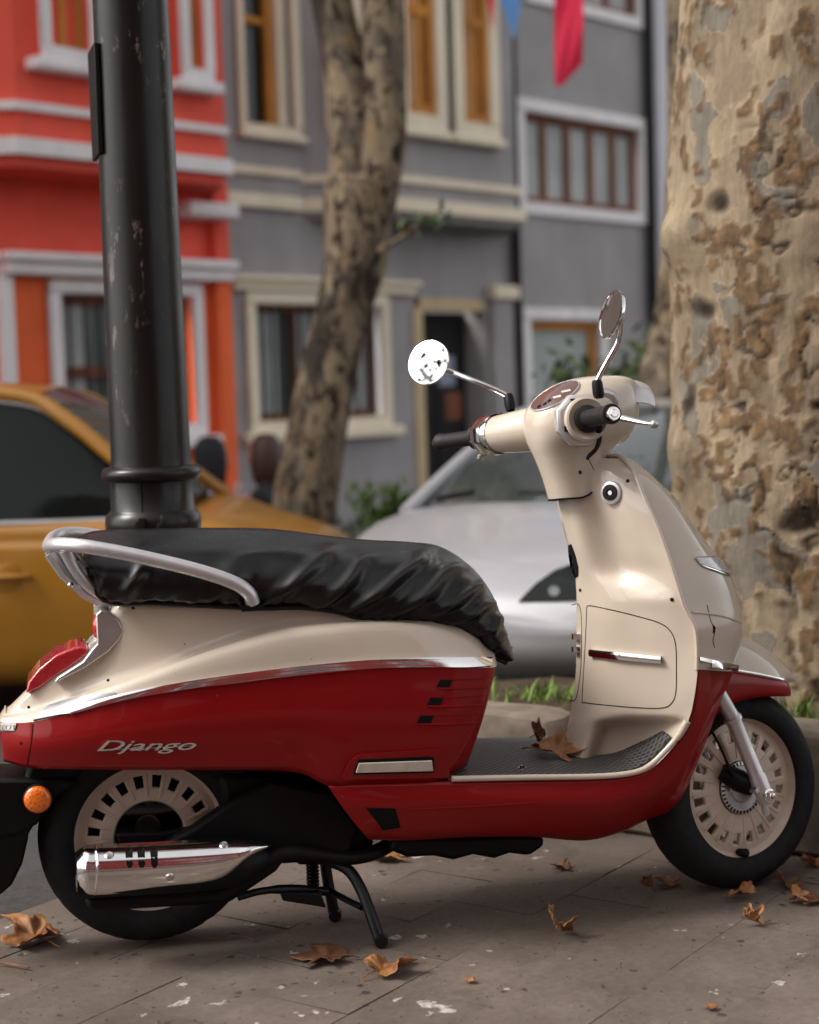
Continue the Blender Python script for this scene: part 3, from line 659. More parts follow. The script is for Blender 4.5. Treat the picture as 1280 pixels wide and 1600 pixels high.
# --- rear cowl: rows from the lower red edge up to the seat line, columns from tail to front
c_bot = [(14, 1192), (50, 1200), (115, 1202), (203, 1203), (295, 1203), (400, 1203), (470, 1208), (515, 1228), (570, 1225), (630, 1223), (680, 1221), (722, 1200)]
y_bot = [-.055, -.10, -.14, -.165, -.18, -.19, -.195, -.2, -.2, -.2, -.195, -.17]
c_str = [(6, 1129), (50, 1128), (115, 1113), (203, 1092), (295, 1076), (420, 1059), (500, 1051), (586, 1044), (640, 1042), (690, 1042), (735, 1042), (768, 1043)]
y_str = [-.065, -.115, -.15, -.178, -.195, -.205, -.207, -.206, -.203, -.198, -.19, -.172]
c_cre = [(11, 1121), (72, 1105), (150, 1080), (230, 1054), (310, 1027), (420, 997), (500, 985), (580, 979), (640, 981), (690, 990), (735, 1007), (765, 1029)]
y_cre = [-.06, -.1, -.138, -.165, -.178, -.186, -.186, -.182, -.178, -.172, -.162, -.15]
c_val = [(13, 1118), (80, 1099), (160, 1068), (235, 1040), (315, 1009), (420, 979), (500, 969), (577, 970), (640, 972), (690, 978), (735, 994), (763, 1017)]
y_val = [-.05, -.075, -.095, -.108, -.116, -.125, -.135, -.15, -.15, -.145, -.135, -.12]
c_sea = [(16, 1112), (72, 1062), (145, 1014), (187, 943), (260, 941), (390, 946), (490, 946), (572, 964), (640, 967), (690, 973), (735, 988), (761, 1011)]
y_sea = [-.04, -.055, -.06, -.085, -.105, -.118, -.125, -.13, -.13, -.13, -.12, -.105]
bot, strp, cre, val, sea = [rowp(a, b_) for a, b_ in ((c_bot, y_bot), (c_str, y_str), (c_cre, y_cre), (c_val, y_val), (c_sea, y_sea))]
mid = [(a * .5 + b_ * .5) + Vector((0, -.013, 0)) for a, b_ in zip(bot, strp)]
cenz = [Vector((p.x, 0, p.z + .012)) for p in sea]
def close_front(row, xs):            # carry a row round the front corner to the middle line
    l = row[-1]
    return row + [l + Vector((.022, .035, 0)), Vector((l.x + xs, l.y * .35, l.z)), Vector((l.x + xs + .006, 0, l.z))]
def close_tail(row, dx):
    f = row[0]; return [Vector((f.x - dx, 0, f.z)), Vector((f.x - dx * .8, f.y * .6, f.z))] + row
red_rows = [close_tail(close_front(r, .035), .014) for r in (bot, mid, strp)]
under = [Vector((p.x, p.y * .82, p.z + .004)) for p in red_rows[0]]
g = loft(red_rows, 5, 6)
glow = [[Vector((p.x, p.y * .86, p.z + .012)) for p in g[0]]] + g
body_red = MB().grid(glow, mirror=True).build('side_panel', M['red'], S, angle=None)
cream_rows = [close_tail(close_front(r, .035), .012) for r in (strp, cre, val, sea)]
gc = loft(cream_rows, 5, 6)
gc.append([Vector((p.x, 0, p.z + .006)) for p in gc[-1]])
cowl = MB().grid(gc, mirror=True).build('rear_cowl', M['cream'], S, angle=None)
BV = bvh_of(body_red, cowl)
# chrome strip along the joint of red and cream
up = [(110, 1107), (187, 1085), (272, 1067.5), (345, 1056), (420, 1046), (490, 1038), (586, 1030), (672, 1027), (730, 1027), (767, 1028)]
lo = [(112, 1116), (203, 1093), (295, 1077), (360, 1069), (420, 1061), (490, 1053.5), (586, 1045), (672, 1043), (730, 1043), (765, 1043)]
def strip(up_, lo_, bv, h, mat, name, k=4, parent=S):
    rows = []
    for f, o in ((0, -.004), (.06, h * .8), (.5, h), (.94, h * .8), (1, -.004)):
        r = []
        for a, b_ in zip(up_, lo_):
            l, n = hit(a[0] + (b_[0] - a[0]) * f, a[1] + (b_[1] - a[1]) * f, bv); r.append(l + n * o)
        rows.append(cr(r, k))
    return MB().grid(rows).build(name, mat, parent, angle=60)
strip(up, lo, BV, .007, M['chrome'], 'chrome_strip')
slab('tail_ornament', [(53, 1127), (64, 1113), (80, 1103), (125, 1090), (182, 1083), (187, 1087), (122, 1105), (113, 1114)], BV, M['dark_steel'], S, .005, .009)
seam('panel_seam', [(52, 1131), (49, 1160), (42, 1197)], BV, .0012, M['gap'], S)
badge = slab('maker_badge', [(1, 1129), (27, 1130), (24, 1141), (0, 1143)], BV, M['steel'], S, .003, .006)
# lettering
def text_on(txt, box, bv, mat, name, parent, h=.004, shear=.35, thick=.012, off=0.001):
    cu = D.curves.new('lettering', 'FONT'); cu.body = txt; cu.shear = shear; cu.offset = thick; cu.extrude = .05; cu.resolution_u = 3
    o = D.objects.new('lettering', cu); COL.objects.link(o)
    me = D.meshes.new_from_object(o.evaluated_get(bpy.context.evaluated_depsgraph_get())); D.objects.remove(o); D.curves.remove(cu)
    xs = [v.co.x for v in me.vertices]; ys = [v.co.y for v in me.vertices]
    x0, x1, y0, y1 = min(xs), max(xs), min(ys), max(ys); u0_, v0_, u1_, v1_, tilt = box
    for v in me.vertices:
        fx = (v.co.x - x0) / (x1 - x0); fy = (v.co.y - y0) / (y1 - y0)
        l, n = hit(u0_ + (u1_ - u0_) * fx, v1_ + (v0_ - v1_) * fy + tilt * fx, bv)
        v.co = l + n * (off + (h if v.co.z > 0 else 0))
    me.materials.clear(); return link(name, me, mat, parent, False)
text_on('Django', (152, 1156, 307, 1177, -2), BV, M['chrome'], 'script_emblem', S, thick=.008, shear=.45)
seam('emblem_underline', [(165, 1170), (230, 1167.5), (300, 1164.5)], BV, .0015, M['chrome'], S, off=.003)
text_on('PEUGEOT', (-28, 1132, 25, 1140, 0), bvh_of(badge, body_red), M['bone'], 'badge_lettering', badge, h=.0008, shear=0, thick=.0)
# cooling slots
for i, (hx, hy, wx) in enumerate([(682, 1062, 25), (667, 1090, 26), (651, 1118, 27)]):
    slab('vent_slot', [(hx + 6, hy), (hx + wx, hy), (hx + wx - 5, hy + 12), (hx, hy + 12)], BV, M['gap'], S, .0012, .003, 2)
    ex = 762 - i * 8
    seam('vent_ridge', [(hx, hy + 14), (hx + 45, hy + 13.5), (ex, hy + 11)], BV, .0022, M['red'], S, off=.001)
    seam('vent_ridge', [(hx + wx + 2, hy), (hx + 55, hy - 1), (ex + 1, hy - 3)], BV, .0014, M['red'], S, off=.0008)
# folding passenger footrest in its recess
sur = slab('footrest_surround', [(532, 1216), (546, 1188), (560, 1178), (670, 1170), (692, 1172), (699, 1184), (701, 1214)], BV, M['red'], S, .006, .01)
BV2 = bvh_of(sur, body_red)
rec = slab('footrest_recess', [(552, 1210), (560, 1187), (672, 1182), (678, 1184), (678, 1207)], BV2, M['gap'], S, .0015, .003)
slab('footrest', [(556, 1206), (561, 1192), (674, 1188), (676, 1203)], bvh_of(rec), M['bone'], S, .006, .006)
# --- tail lamps and their housing
def solid_px(name, poly, y0, y1, mat, bw=.006, parent=S, seg=2, mid_=None):
    n = len(poly); ym = (y0 + y1) / 2
    a = [P(u, v, ym) for u, v in poly]
    vv = [Vector((p.x, y0, p.z)) for p in a] + [Vector((p.x, y1, p.z)) for p in a]
    ff = [tuple(range(n)), tuple(range(2 * n - 1, n - 1, -1))] + [(i, (i + 1) % n, n + (i + 1) % n, n + i) for i in range(n)]
    return bevel(mesh(name, vv, ff, mat, parent, True, 40), bw, seg)
solid_px('tail_lamp_housing', [(84, 1056), (90, 1048), (128, 1024), (143, 1004), (150, 997), (148, 952), (156, 945), (170, 948), (184, 962), (190, 976), (184, 990), (168, 1008), (130, 1034), (90, 1054)], -.088, .088, M['steel'], .012)
solid_px('tail_lamp', [(41, 1076), (45, 1058), (62, 1037), (88, 1016), (115, 1005), (131, 1003), (138, 1008), (136, 1016), (112, 1034), (84, 1052), (62, 1068)], -.062, .062, M['lens_red'], .014, seg=3)
pl = P(150, 972, 0)
MB().lathe([(0, -.012), (.012, -.011), (.022, -.008), (.029, -.002), (.031, .004), (.031, .02)], pl + Vector((.003, -.05, 0)), (1, -.12, -.06), 24).build('round_brake_lamp', M['lens_red'], S)
MB().lathe([(.031, .0), (.0345, .002), (.036, .008), (.034, .012)], pl + Vector((.003, -.05, 0)), (1, -.12, -.06), 24).build('brake_lamp_ring', M['silver'], S)
# little screws on the tail
for (u, v) in [(169, 1063), (45, 1105), (33, 1161), (208, 950)]:
    l, n = hit(u, v, BV); MB().lathe([(0, .0015), (.003, .0012), (.0035, -.001)], l, n, 10).build('screw', M['gap'], S)
# --- seat under its black elastic cover
c_top = [(121, 842), (150, 832), (220, 829), (330, 827), (430, 829), (510, 839), (580, 846), (640, 849), (692, 857), (738, 887), (770, 930), (789, 980), (797, 1014)]
c_hem = [(137, 885), (163, 937), (240, 942), (320, 945), (400, 949), (470, 948), (530, 955), (575, 968), (640, 971), (700, 978), (746, 997), (771, 1024), (791, 1034)]
w_seat = [.11, .125, .135, .14, .145, .148, .148, .146, .142, .13, .115, .1, .085]
hem = [P(u, v, -w) for (u, v), w in zip(c_hem, w_seat)]
top = [P(u, v, -.02) for (u, v) in c_top]
sh1, sh2 = [], []
for h_, t_, w in zip(hem, top, w_seat):
    a = h_.lerp(t_, .34); sh1.append(Vector((a.x, -w - .02, a.z)))
    a = h_.lerp(t_, .74); sh2.append(Vector((a.x, -w * .86, a.z)))
gs = loft([hem, sh1, sh2, top], 24, 16)
nr, nc = len(gs), len(gs[0])
fold_rnd = random.Random(3)
folds = []                            # (start column, row reach, lean, depth, width)
xpos = .02
while xpos < 1.0:
    folds.append((xpos, fold_rnd.uniform(.3, 1.0), fold_rnd.uniform(.05, .16), fold_rnd.uniform(.4, 1.0), fold_rnd.uniform(.007, .012)))
    xpos += fold_rnd.uniform(.017, .034)
big = [(.33, .95, .10, 1.0, .03), (.43, .8, .09, 1.2, .028), (.50, .95, .13, 1.2, .026), (.59, .95, .14, 1.1, .024), (.66, 1.0, .13, 1.2, .022), (.73, .9, .11, 1.1, .022), (.80, .9, .09, 1.2, .02), (.86, .8, .06, .9, .018), (.22, .7, .12, .9, .03), (.12, .7, .06, .7, .02)]
_p, _q = nr // 2, nc // 2
fold_sign = -1 if (gs[_p + 1][_q] - gs[_p - 1][_q]).cross(gs[_p][_q + 1] - gs[_p][_q - 1]).y > 0 else 1
fold_base = [[p.copy() for p in r] for r in gs]
for r in range(nr):
    for c in range(nc):
        a, b_ = c / (nc - 1), r / (nr - 1)
        p = gs[r][c]
        pu = fold_base[min(r + 1, nr - 1)][c] - fold_base[max(r - 1, 0)][c]; pr = fold_base[r][min(c + 1, nc - 1)] - fold_base[r][max(c - 1, 0)]
        n = pu.cross(pr).normalized()
        n = n * fold_sign
        d_ = 0
        for (x0, reach, lean, dep, wd) in folds:
            if b_ > reach * .55: continue
            q = (a - x0 - lean * b_ * .6) / wd
            if abs(q) < 3: d_ += dep * .0066 * math.exp(-q * q) * max(0, 1 - b_ / (reach * .55)) ** 1.2
        for (x0, reach, lean, dep, wd) in big:
            q = (a - x0 - lean * (b_ ** .8) - .02 * noise.noise(Vector((a * 9, b_ * 3, x0 * 50)))) / (wd * .8 * (1 - .35 * b_))
            if abs(q) < 3: d_ += dep * .0118 * (math.exp(-q * q) - .3 * math.exp(-(q - 1.6) ** 2)) * max(0, math.sin(math.pi * min(1, (b_ + .04) / (reach + .04)))) ** .8
        d_ += .006 * noise.noise(Vector((a * 7, b_ * 3.0, 1.7))) * (1 - b_ * .6)
        d_ += .0022 * noise.noise(Vector((a * 14 - b_ * 4, b_ * 5, 5.0))) * (1 - b_)
        fade = min(1, (1 - b_) * 6) * (1 if a < .84 else max(.25, 1 - (a - .84) * 6))
        if b_ < .06: d_ -= .006 * (1 - b_ / .06)
        gs[r][c] = p + n * d_ * fade
gs = [[Vector((p.x, p.y * .9, p.z - .008)) for p in gs[0]]] + gs + [[Vector((p.x, 0, p.z + .002)) for p in gs[-1]]]
seat = MB().grid(gs, mirror=True)
# closed rear end
rear = [row[0] for row in gs]
bk = [[Vector((p.x - .012 * math.sin(k / 6 * math.pi), p.y * (1 - 2 * k / 6), p.z)) for k in range(7)] for p in rear]
seat.grid(bk)
nose = [row[-1] for row in gs]
seat.grid([[Vector((p.x + .012 * math.sin(k / 6 * math.pi), p.y * (1 - 2 * k / 6), p.z)) for k in range(7)] for p in nose])
seat_o = seat.build('seat_cover', M['cover'], S, angle=None, fix=True)
hem_path = cr([P(u, v + 1, -w * .96) for (u, v), w in zip(c_hem, w_seat)], 4)
MB().tube(hem_path, .006, 8).build('cover_hem', M['cover'], S)
# --- grab rail
rail = [P(*q) for q in ((396, 944, -.168), (388, 926, -.172), (362, 909, -.176), (300, 889, -.177), (210, 868, -.172), (140, 855, -.16), (104, 851, -.13), (84, 851, -.08), (76, 853, 0))]
path = cr(rail, 5); path = path + [Vector((p.x, -p.y, p.z)) for p in path[-2::-1]]
gr = MB().tube(path, .0138, 12, flat=1.08).build('grab_rail', M['silver'], S)
for sy in (-1, 1):
    st = [P(*q) for q in ((101, 860, -.125), (118, 890, -.12), (142, 918, -.11), (176, 940, -.095))]
    st = [Vector((p.x, p.y * -sy, p.z)) for p in cr(st, 4)]
    MB().tube(st, .012, 10, flat=1.0).build('rail_strut', M['silver'], S)
    l = P(394, 949, -.165); MB().box(Vector((l.x, l.y * -sy, l.z)), (.045, .03, .012)).build('rail_foot', M['black'], S)
    MB().tube([P(78, 862, 0) + Vector((0, .035 * sy, 0)), P(100, 893, 0) + Vector((0, .035 * sy, 0)), P(135, 925, 0) + Vector((0, .03 * sy, 0)), P(165, 940, 0) + Vector((0, .03 * sy, 0))], .013, 8).build('rail_strut', M['silver'], S)
for (u, v) in ((118, 875), (136, 914), (110, 914)):
    l = P(u, v, -.06); MB().lathe([(0, .004), (.005, .003), (.006, -.004)], l, (-.5, -1, .1), 10).build('bolt', M['chrome'], S)
# --- floor and lower apron: one red sweep from engine bay to the horn cover
c_t = [(512, 1227), (600, 1225), (707, 1222), (812, 1220), (934, 1218), (990, 1213), (1018, 1203), (1043, 1181), (1065, 1155), (1080, 1127), (1087, 1090), (1090, 1044)]
y_t = [-.2, -.2, -.2, -.2, -.203, -.207, -.21, -.215, -.22, -.227, -.233, -.236]
c_m = [(540, 1268), (620, 1266), (725, 1262), (824, 1262), (930, 1264), (985, 1256), (1030, 1238), (1062, 1212), (1085, 1172), (1100, 1134), (1112, 1092), (1121, 1046)]
y_m = [-.2, -.205, -.208, -.208, -.205, -.2, -.196, -.192, -.19, -.19, -.19, -.19]
c_b = [(576, 1312), (640, 1313), (740, 1308), (836, 1308), (915, 1313), (968, 1301), (1012, 1281), (1058, 1258), (1092, 1188), (1112, 1136), (1131, 1086), (1148, 1046)]
y_b = [-.165, -.165, -.16, -.15, -.13, -.12, -.11, -.10, -.1, -.1, -.1, -.1]
rt, rm, rb = rowp(c_t, y_t), rowp(c_m, y_m), rowp(c_b, y_b)
rc = []
for i, p in enumerate(rb):
    k = min(1, max(0, (i - 5) / 4)); rc.append(Vector((p.x + .028 * k, 0, p.z - .006 * (1 - k))))
ga = loft([rt, rm, rb, rc], 6, 7)
ga = [[Vector((p.x, p.y * .9, p.z)) for p in ga[0]]] + ga
apron_red = MB().grid(ga, mirror=True).build('floor_side_panel', M['red'], S, angle=None)
BVA = bvh_of(apron_red)
slab('air_inlet', [(572, 1262), (618, 1263), (626, 1293), (598, 1297)], BVA, M['gap'], S, .0012, .003)
seam('inlet_edge', [(640, 1264), (735, 1260), (835, 1254)], BVA, .0016, M['red'], S, off=.001)
# cream trim running along the top of the floor panel and up the shield
trim = [P(u, v, y - .002) for (u, v), y in zip([(706, 1217), (812, 1215), (934, 1213), (988, 1207.5), (1014, 1197), (1039, 1174), (1061, 1148), (1074, 1127)], [-.2, -.2, -.203, -.206, -.208, -.212, -.217, -.225])]
MB().tube(cr(trim, 6), [.0065] * 35 + [.0085] * 7 + [.0085], 10).build('floor_trim', M['cream'], S)
# floor with ribbed mat
c_n = [(700, 1212), (812, 1209), (930, 1207), (980, 1202), (1006, 1192), (1030, 1171), (1047, 1148)]
near = [P(u, v, -.19) for u, v in c_n]
edge = cr(near, 6)
rows = [[Vector((p.x, -.19, p.z - .012)) for p in edge]] + [[Vector((p.x, y, p.z + (.002 if abs(y) < .185 else -.001))) for p in edge] for y in (-.19, -.185, -.12, -.06, 0, .06, .12, .185, .19)] + [[Vector((p.x, .19, p.z - .012)) for p in edge]]
MB().grid(rows).build('floor_mat', M['mat'], S, angle=40)
MB().grid([[Vector((p.x, y, p.z - .014)) for p in edge] for y in (-.2, 0, .2)]).build('floor_pan', M['cream'], S)
fm = S.children[-2]
bt = slab('mat_badge', [(809, 1199), (815, 1195), (822, 1198), (816, 1203)], bvh_of(fm), M['bone'], S, .0015, .002, 1, sub=1)
text_on('B', (811, 1196.5, 820, 1201, 0), bvh_of(bt), M['gap'], 'badge_letter', bt, h=.0006, shear=.2, thick=.02)
# dark underside
solid_px('belly_pan', [(590, 1306), (620, 1318), (660, 1316), (690, 1322), (720, 1314), (752, 1320), (775, 1312), (805, 1316), (828, 1300), (825, 1285), (600, 1285)], -.12, .12, M['black'], .012)
# --- leg shield: outer shell
c_e = [(946, 713), (972, 714), (993, 739), (1009, 780), (1030, 827), (1049, 880), (1060, 915), (1071, 950), (1086, 978), (1090, 1008), (1090, 1046)]
y_e = [-.02, -.07, -.125, -.165, -.195, -.213, -.221, -.227, -.234, -.236, -.236]
c_s = [(955, 711), (990, 724), (1027, 755), (1059, 789), (1090, 830), (1115, 864), (1137, 892), (1152, 930), (1161, 972), (1158, 1008), (1148, 1046)]
y_s = [-.0, -.03, -.055, -.075, -.09, -.1, -.1, -.1, -.1, -.1, -.1]
re_, rs = rowp(c_e, y_e), rowp(c_s, y_s)
rm2 = []
for i, (a, b_) in enumerate(zip(re_, rs)):
    q = a.lerp(b_, .52); rm2.append(q + Vector((.012, -.030, 0)) * min(1, i / 3))
rcn = [Vector((b_.x + .03 * min(1, i / 3), 0, b_.z + .004)) for i, b_ in enumerate(rs)]
gsx = loft([re_, rm2, rs, rcn], 6, 7)
shell = MB().grid(gsx, mirror=True).build('leg_shield', M['cream'], S, angle=None)
BVS = bvh_of(shell)
MB().tube(cr([p + Vector((-.002, -.001, 0)) for p in re_], 6), .0048, 8).build('shield_rim', M['cream'], S)
seam('shield_crease', [(1074, 957), (1100, 958), (1130, 963), (1158, 973)], BVS, .0025, M['cream'], S, off=.0005)
seam('crack', [(1105, 945), (1110, 968), (1117, 985), (1114, 1000), (1117, 1012)], BVS, .0008, M['gap'], S, off=.0003)
slab('crack_chip', [(1114, 976), (1118, 980), (1117, 988), (1114, 990)], BVS, M['gap'], S, .0008, .002, 1, sub=1)
strip([(1091, 1025), (1110, 1029), (1130, 1033.5), (1151, 1038)], [(1090, 1037), (1110, 1042), (1130, 1046), (1149, 1050)], bvh_of(shell, apron_red), .007, M['chrome'], 'shield_chrome_trim')
ind = slab('turn_indicator', [(1086, 872), (1120, 873), (1130, 884), (1140, 899), (1117, 891), (1096, 883)], BVS, M['lens_clear'], S, .006, .008)
seam('indicator_bezel', [(1086, 872), (1104, 871.5), (1121, 873), (1131, 885), (1141, 900), (1117, 892), (1097, 884)], BVS, .0022, M['chrome'], S, off=.003, closed=True, k=3)
# --- leg shield: the inside with column, channel and glove box
def yE(v):
    for i in range(len(c_e) - 1):
        if c_e[i][1] <= v <= c_e[i + 1][1]:
            k = (v - c_e[i][1]) / max(1e-6, c_e[i + 1][1] - c_e[i][1]); return y_e[i] + (y_e[i + 1] - y_e[i]) * k
    return y_e[-1] if v > 1000 else y_e[0]
inner = [  # v, centre, column corner, channel floor, middle, edge
    (716, (862, 0), (884, -.045), (930, -.05), (952, -.06), (973, None)),
    (742, (864, 0), (888, -.05), (934, -.065), (966, -.1), (993, None)),
    (774, (871, 0), (894, -.052), (940, -.072), (975, -.12), (1006, None)),
    (811, (879, 0), (901, -.054), (948, -.078), (986, -.135), (1022, None)),
    (860, (891, 0), (914, -.056), (962, -.085), (1003, -.15), (1042, None)),
    (892, (898, 0), (925, -.06), (974, -.095), (1014, -.155), (1052, None)),
    (914, (900, 0), (936, -.075), (972, -.112), (1018, -.165), (1059, None)),
    (936, (901, 0), (942, -.085), (985, -.135), (1030, -.188), (1066, None)),
    (962, (901, 0), (945, -.09), (1000, -.150), (1046, -.20), (1076, None)),
    (1010, (901, 0), (948, -.092), (1005, -.155), (1058, -.205), (1090, -.236)),
    (1060, (899, 0), (946, -.09), (1004, -.155), (1057, -.205), (1089, -.236)),
    (1105, (893, 0), (942, -.088), (1000, -.15), (1050, -.2), (1082, -.23)),
    (1122, (890, 0), (934, -.08), (990, -.13), (1042, -.185), (1077, -.226)),
    (1134, (887, 0), (926, -.068), (958, -.055), (1020, -.12), (1073, -.222)),
    (1160, (882, 0), (918, -.06), (946, -.045), (1000, -.09), (1058, -.212)),
    (1196, (876, 0), (908, -.058), (934, -.045), (985, -.08), (1025, -.2))]
irows = []
for (v, *pp) in inner:
    irows.append([P(u, v, yE(v) + .003 if y is None else y) for (u, y) in pp])
gi = loft(irows, 6, 5)
shin = MB().grid(gi, mirror=True).build('leg_shield_inside', M['cream'], S, angle=None)
BVI = bvh_of(shin)
box_ln = [(917, 950), (922, 946.5), (960, 954), (1000, 964), (1032, 974), (1049, 988), (1056, 1010), (1057, 1050), (1056, 1082), (1050, 1098), (1036, 1106), (1000, 1106), (950, 1102), (915, 1098), (910, 1094), (912, 1050), (915, 1000)]
seam('glove_box_gap', box_ln, BVI, .0011, M['gap'], S, closed=True, k=4)
strip([(925, 1013.5), (960, 1017), (1000, 1021), (1034, 1025)], [(925, 1026), (960, 1030), (1000, 1034), (1035, 1037)], BVI, .011, M['chrome'], 'glove_box_handle')
seam('cover_gap', [(893, 945.5), (905, 945.5), (909, 975), (908, 1040), (902, 1085), (896, 1095), (888, 1093)], BVI, .0010, M['gap'], S)
l, n = hit(957, 770, BVI)
kd = (n + Vector((-.2, -.35, .1))).normalized()
MB().lathe([(.0255, -.012), (.0262, .004), (.0245, .009), (.019, .0105), (.0178, .008), (.0, .0078)], l, kd, 32).build('ignition_collar', M['silver'], S)
lock = MB().lathe([(.0175, .007), (.0172, .0105), (.0095, .0115), (.0085, .009), (.0, .009)], l, kd, 28).build('ignition_lock', M['engine'], S)
MB().lathe([(.0, .0112), (.005, .0112), (.0055, .0085)], l, kd, 16).build('key_slot', M['steel'], S)
for (u, v, r) in [(981, 751.5, .0045), (1050, 937, .0045), (907, 922, .004)]:
    l, n = hit(u, v, BVI); MB().lathe([(0, .0018), (r * .9, .0015), (r, -.001)], l, n, 14).build('screw', M['engine'], S)
slab('hand_slot', [(888, 852), (893, 850), (899, 866), (904, 886), (904, 900), (899, 903), (893, 890), (889, 868)], BVI, M['gap'], S, .0012, .003, 2)
for (u, v) in ((903, 1014), (903, 994)):
    l, n = hit(u, v, BVI); MB().box(l + n * .006, (.016, .014, .012)).build('bag_hook', M['chrome'], S)
# --- handlebar head in the steered frame
H = HEAD; HM = HEAD.m
def loop(cx, cz, a, b_, n=36, e=2.4, tilt=0):
    out = []
    for j in range(n + 1):
        q = 2 * math.pi * j / n; c_, s_ = math.cos(q), math.sin(q)
        x = a * math.copysign(abs(c_) ** (2 / e), c_); y = b_ * math.copysign(abs(s_) ** (2 / e), s_)
        out.append(Vector((cx + x, y, cz + tilt * x)))
    return out
secs = [(776, 860, 940, .05), (745, 850, 946, .052), (716, 839, 948, .058), (700, 832, 958, .068), (684, 826, 978, .085), (664, 822, 988, .097), (644, 823, 991, .1), (625, 834, 990, .096), (608, 852, 988, .084), (597, 872, 984, .068), (591, 893, 972, .05)]
loops = []
for (v, ul, ur, b_) in secs:
    l, r = H.P(ul, v, 0), H.P(ur, v, 0); ext = (r.x - l.x) / 2
    a = math.sqrt(max(ext * ext - (.58 * b_) ** 2, .03 ** 2))
    lp_ = loop((l.x + r.x) / 2, (l.z + r.z) / 2, a, b_)
    if v > 760: lp_ = [Vector((p.x, p.y, p.z - .004 + 9 * max(0, p.x - (l.x + r.x) / 2 + .025) ** 2)) for p in lp_]
    elif v > 730: lp_ = [Vector((p.x, p.y, p.z + .25 * max(0, p.x - (l.x + r.x) / 2))) for p in lp_]
    loops.append(lp_)
gl = [loops[0]]
cols = [cr([L[i] for L in loops], 4) for i in range(len(loops[0]))]
gl = [[c[j] for c in cols] for j in range(len(cols[0]))]
cen = sum(gl[-1][:-1], Vector()) / (len(gl[-1]) - 1)
gl.append([cen + (p - cen) * .5 + Vector((0, 0, .003)) for p in gl[-1]]); gl.append([cen + Vector((0, 0, .004))] * len(gl[-1]))
head = MB().grid(gl).build('handlebar_cowl', M['cream'], S, angle=None, M=HM)
seam_l = [HM @ (p * 1.0) for p in gl[0]]
MB().tube(seam_l, .0022, 6, caps=False).build('column_gap', M['gap'], S)
XB, ZB = -.10, 0.0
for sy in (-1, 1):
    arm = [Vector((-.02, .05 * sy, .002)), Vector((-.055, .095 * sy, .002)), Vector((-.082, .14 * sy, 0)), Vector((-.098, .185 * sy, 0))]
    MB().tube(cr(arm, 4), [.062] + [.06 - .0012 * i for i in range(1, 13)], 24, flat=.92).build('bar_cowl', M['cream'], S, M=HM)
    ax = Vector((-.22, sy, -.01)).normalized(); e0 = arm[-1]
    # rolled lip, grip, end weight
    MB().lathe([(.047, -.012), (.0485, .0), (.0475, .006), (.043, .0085), (.036, .004), (.02, .0)], e0, ax, 28).build('cowl_lip', M['cream'] if sy < 0 else M['chrome'], S, M=HM)
    prof = [(.0, .004), (.029, .004), (.030, .008), (.029, .012), (.0195, .016)]
    for k in range(14): prof += [(.0192 if k % 2 else .0178, .022 + k * .0075)]
    prof += [(.0205, .13), (.0215, .134), (.0205, .139), (.0, .139)]
    MB().lathe(prof, e0 + ax * (.055 if sy > 0 else .0), ax, 20).build('grip', M['grip'], S, M=HM)
    MB().lathe([(.0, .152), (.007, .152), (.009, .15), (.013, .15), (.0145, .147), (.0145, .136), (.016, .134)], e0 + ax * (.055 if sy > 0 else .0), ax, 18).build('bar_end', M['chrome'] if sy < 0 else M['brass'], S, M=HM)
# switch box between grip and cowl, far side
ax = Vector((-.22, 1, -.01)).normalized(); e0 = Vector((-.098, .185, 0))
sw = MB().lathe([(.0, .0), (.046, .0), (.048, .004), (.045, .03), (.036, .052), (.03, .056), (.0, .056)], e0, ax, 8, phase=.39).build('switch_box', M['chrome'], S, M=HM); bevel(sw, .003, 2)
BW = bvh_of(sw)
for poly in ([(766, 651), (784, 646), (781, 660), (766, 663)], [(763, 670), (785, 668), (783, 679), (763, 680)], [(764, 684), (783, 682), (776, 694), (766, 692)]):
    slab('switch_button', poly, BW, M['black'], sw, .004, .006, 2)
# silver switch housing, near side
nearbox = MB().lathe([(.0, -.02), (.058, -.02), (.058, -.006), (.05, .0), (.0, .0)], Vector((-.098, -.185, 0)) + Vector((-.006, .008, 0)), Vector((-.22, -1, -.01)), 8, phase=.39).build('switch_housing', M['silver'], S, M=HM); bevel(nearbox, .002, 2)
for (u, v, w) in ((885, 670, .012), (893, 627, .011)):
    p = HM @ H.P(u, v, -.165); MB().box(p, (w, .018, w)).build('switch_button', M['black'], S)
# levers
for sy in (-1, 1):
    pv, ball = H.P(940, 651, -.2), H.P(1022, 663, -.33)
    lev = cr([pv, pv.lerp(ball, .35) + Vector((.006, 0, .002)), pv.lerp(ball, .7) + Vector((.003, 0, 0)), ball], 5)
    if sy > 0: lev = [Vector((p.x - .035, -p.y - .02, p.z - .02)) for p in lev]
    n_ = len(lev)
    lv = MB().tube(lev, [.0135 - .0075 * min(1, i / (n_ * .8)) for i in range(n_)], 12, flat=.7); lv.build('brake_lever', M['steel'], S, M=HM)
    MB().lathe([(.0, -.0095)] + [(.0095 * math.sin(q * math.pi / 8), -.0095 * math.cos(q * math.pi / 8)) for q in range(1, 8)] + [(.0, .0095)], lev[-1], (0, 0, 1), 16).build('lever_ball', M['steel'], S, M=HM)
    a, b_ = lev[0], lev[3]
    MB().tube([a - (b_ - a) * .5, a, b_], [.016, .017, .011], 12).build('lever_pivot', M['black'], S, M=HM)
cab = [H.P(*q) for q in ((935, 662, -.2), (936, 676, -.19), (936, 690, -.17), (931, 702, -.14), (922, 711, -.11), (918, 716, -.085))]
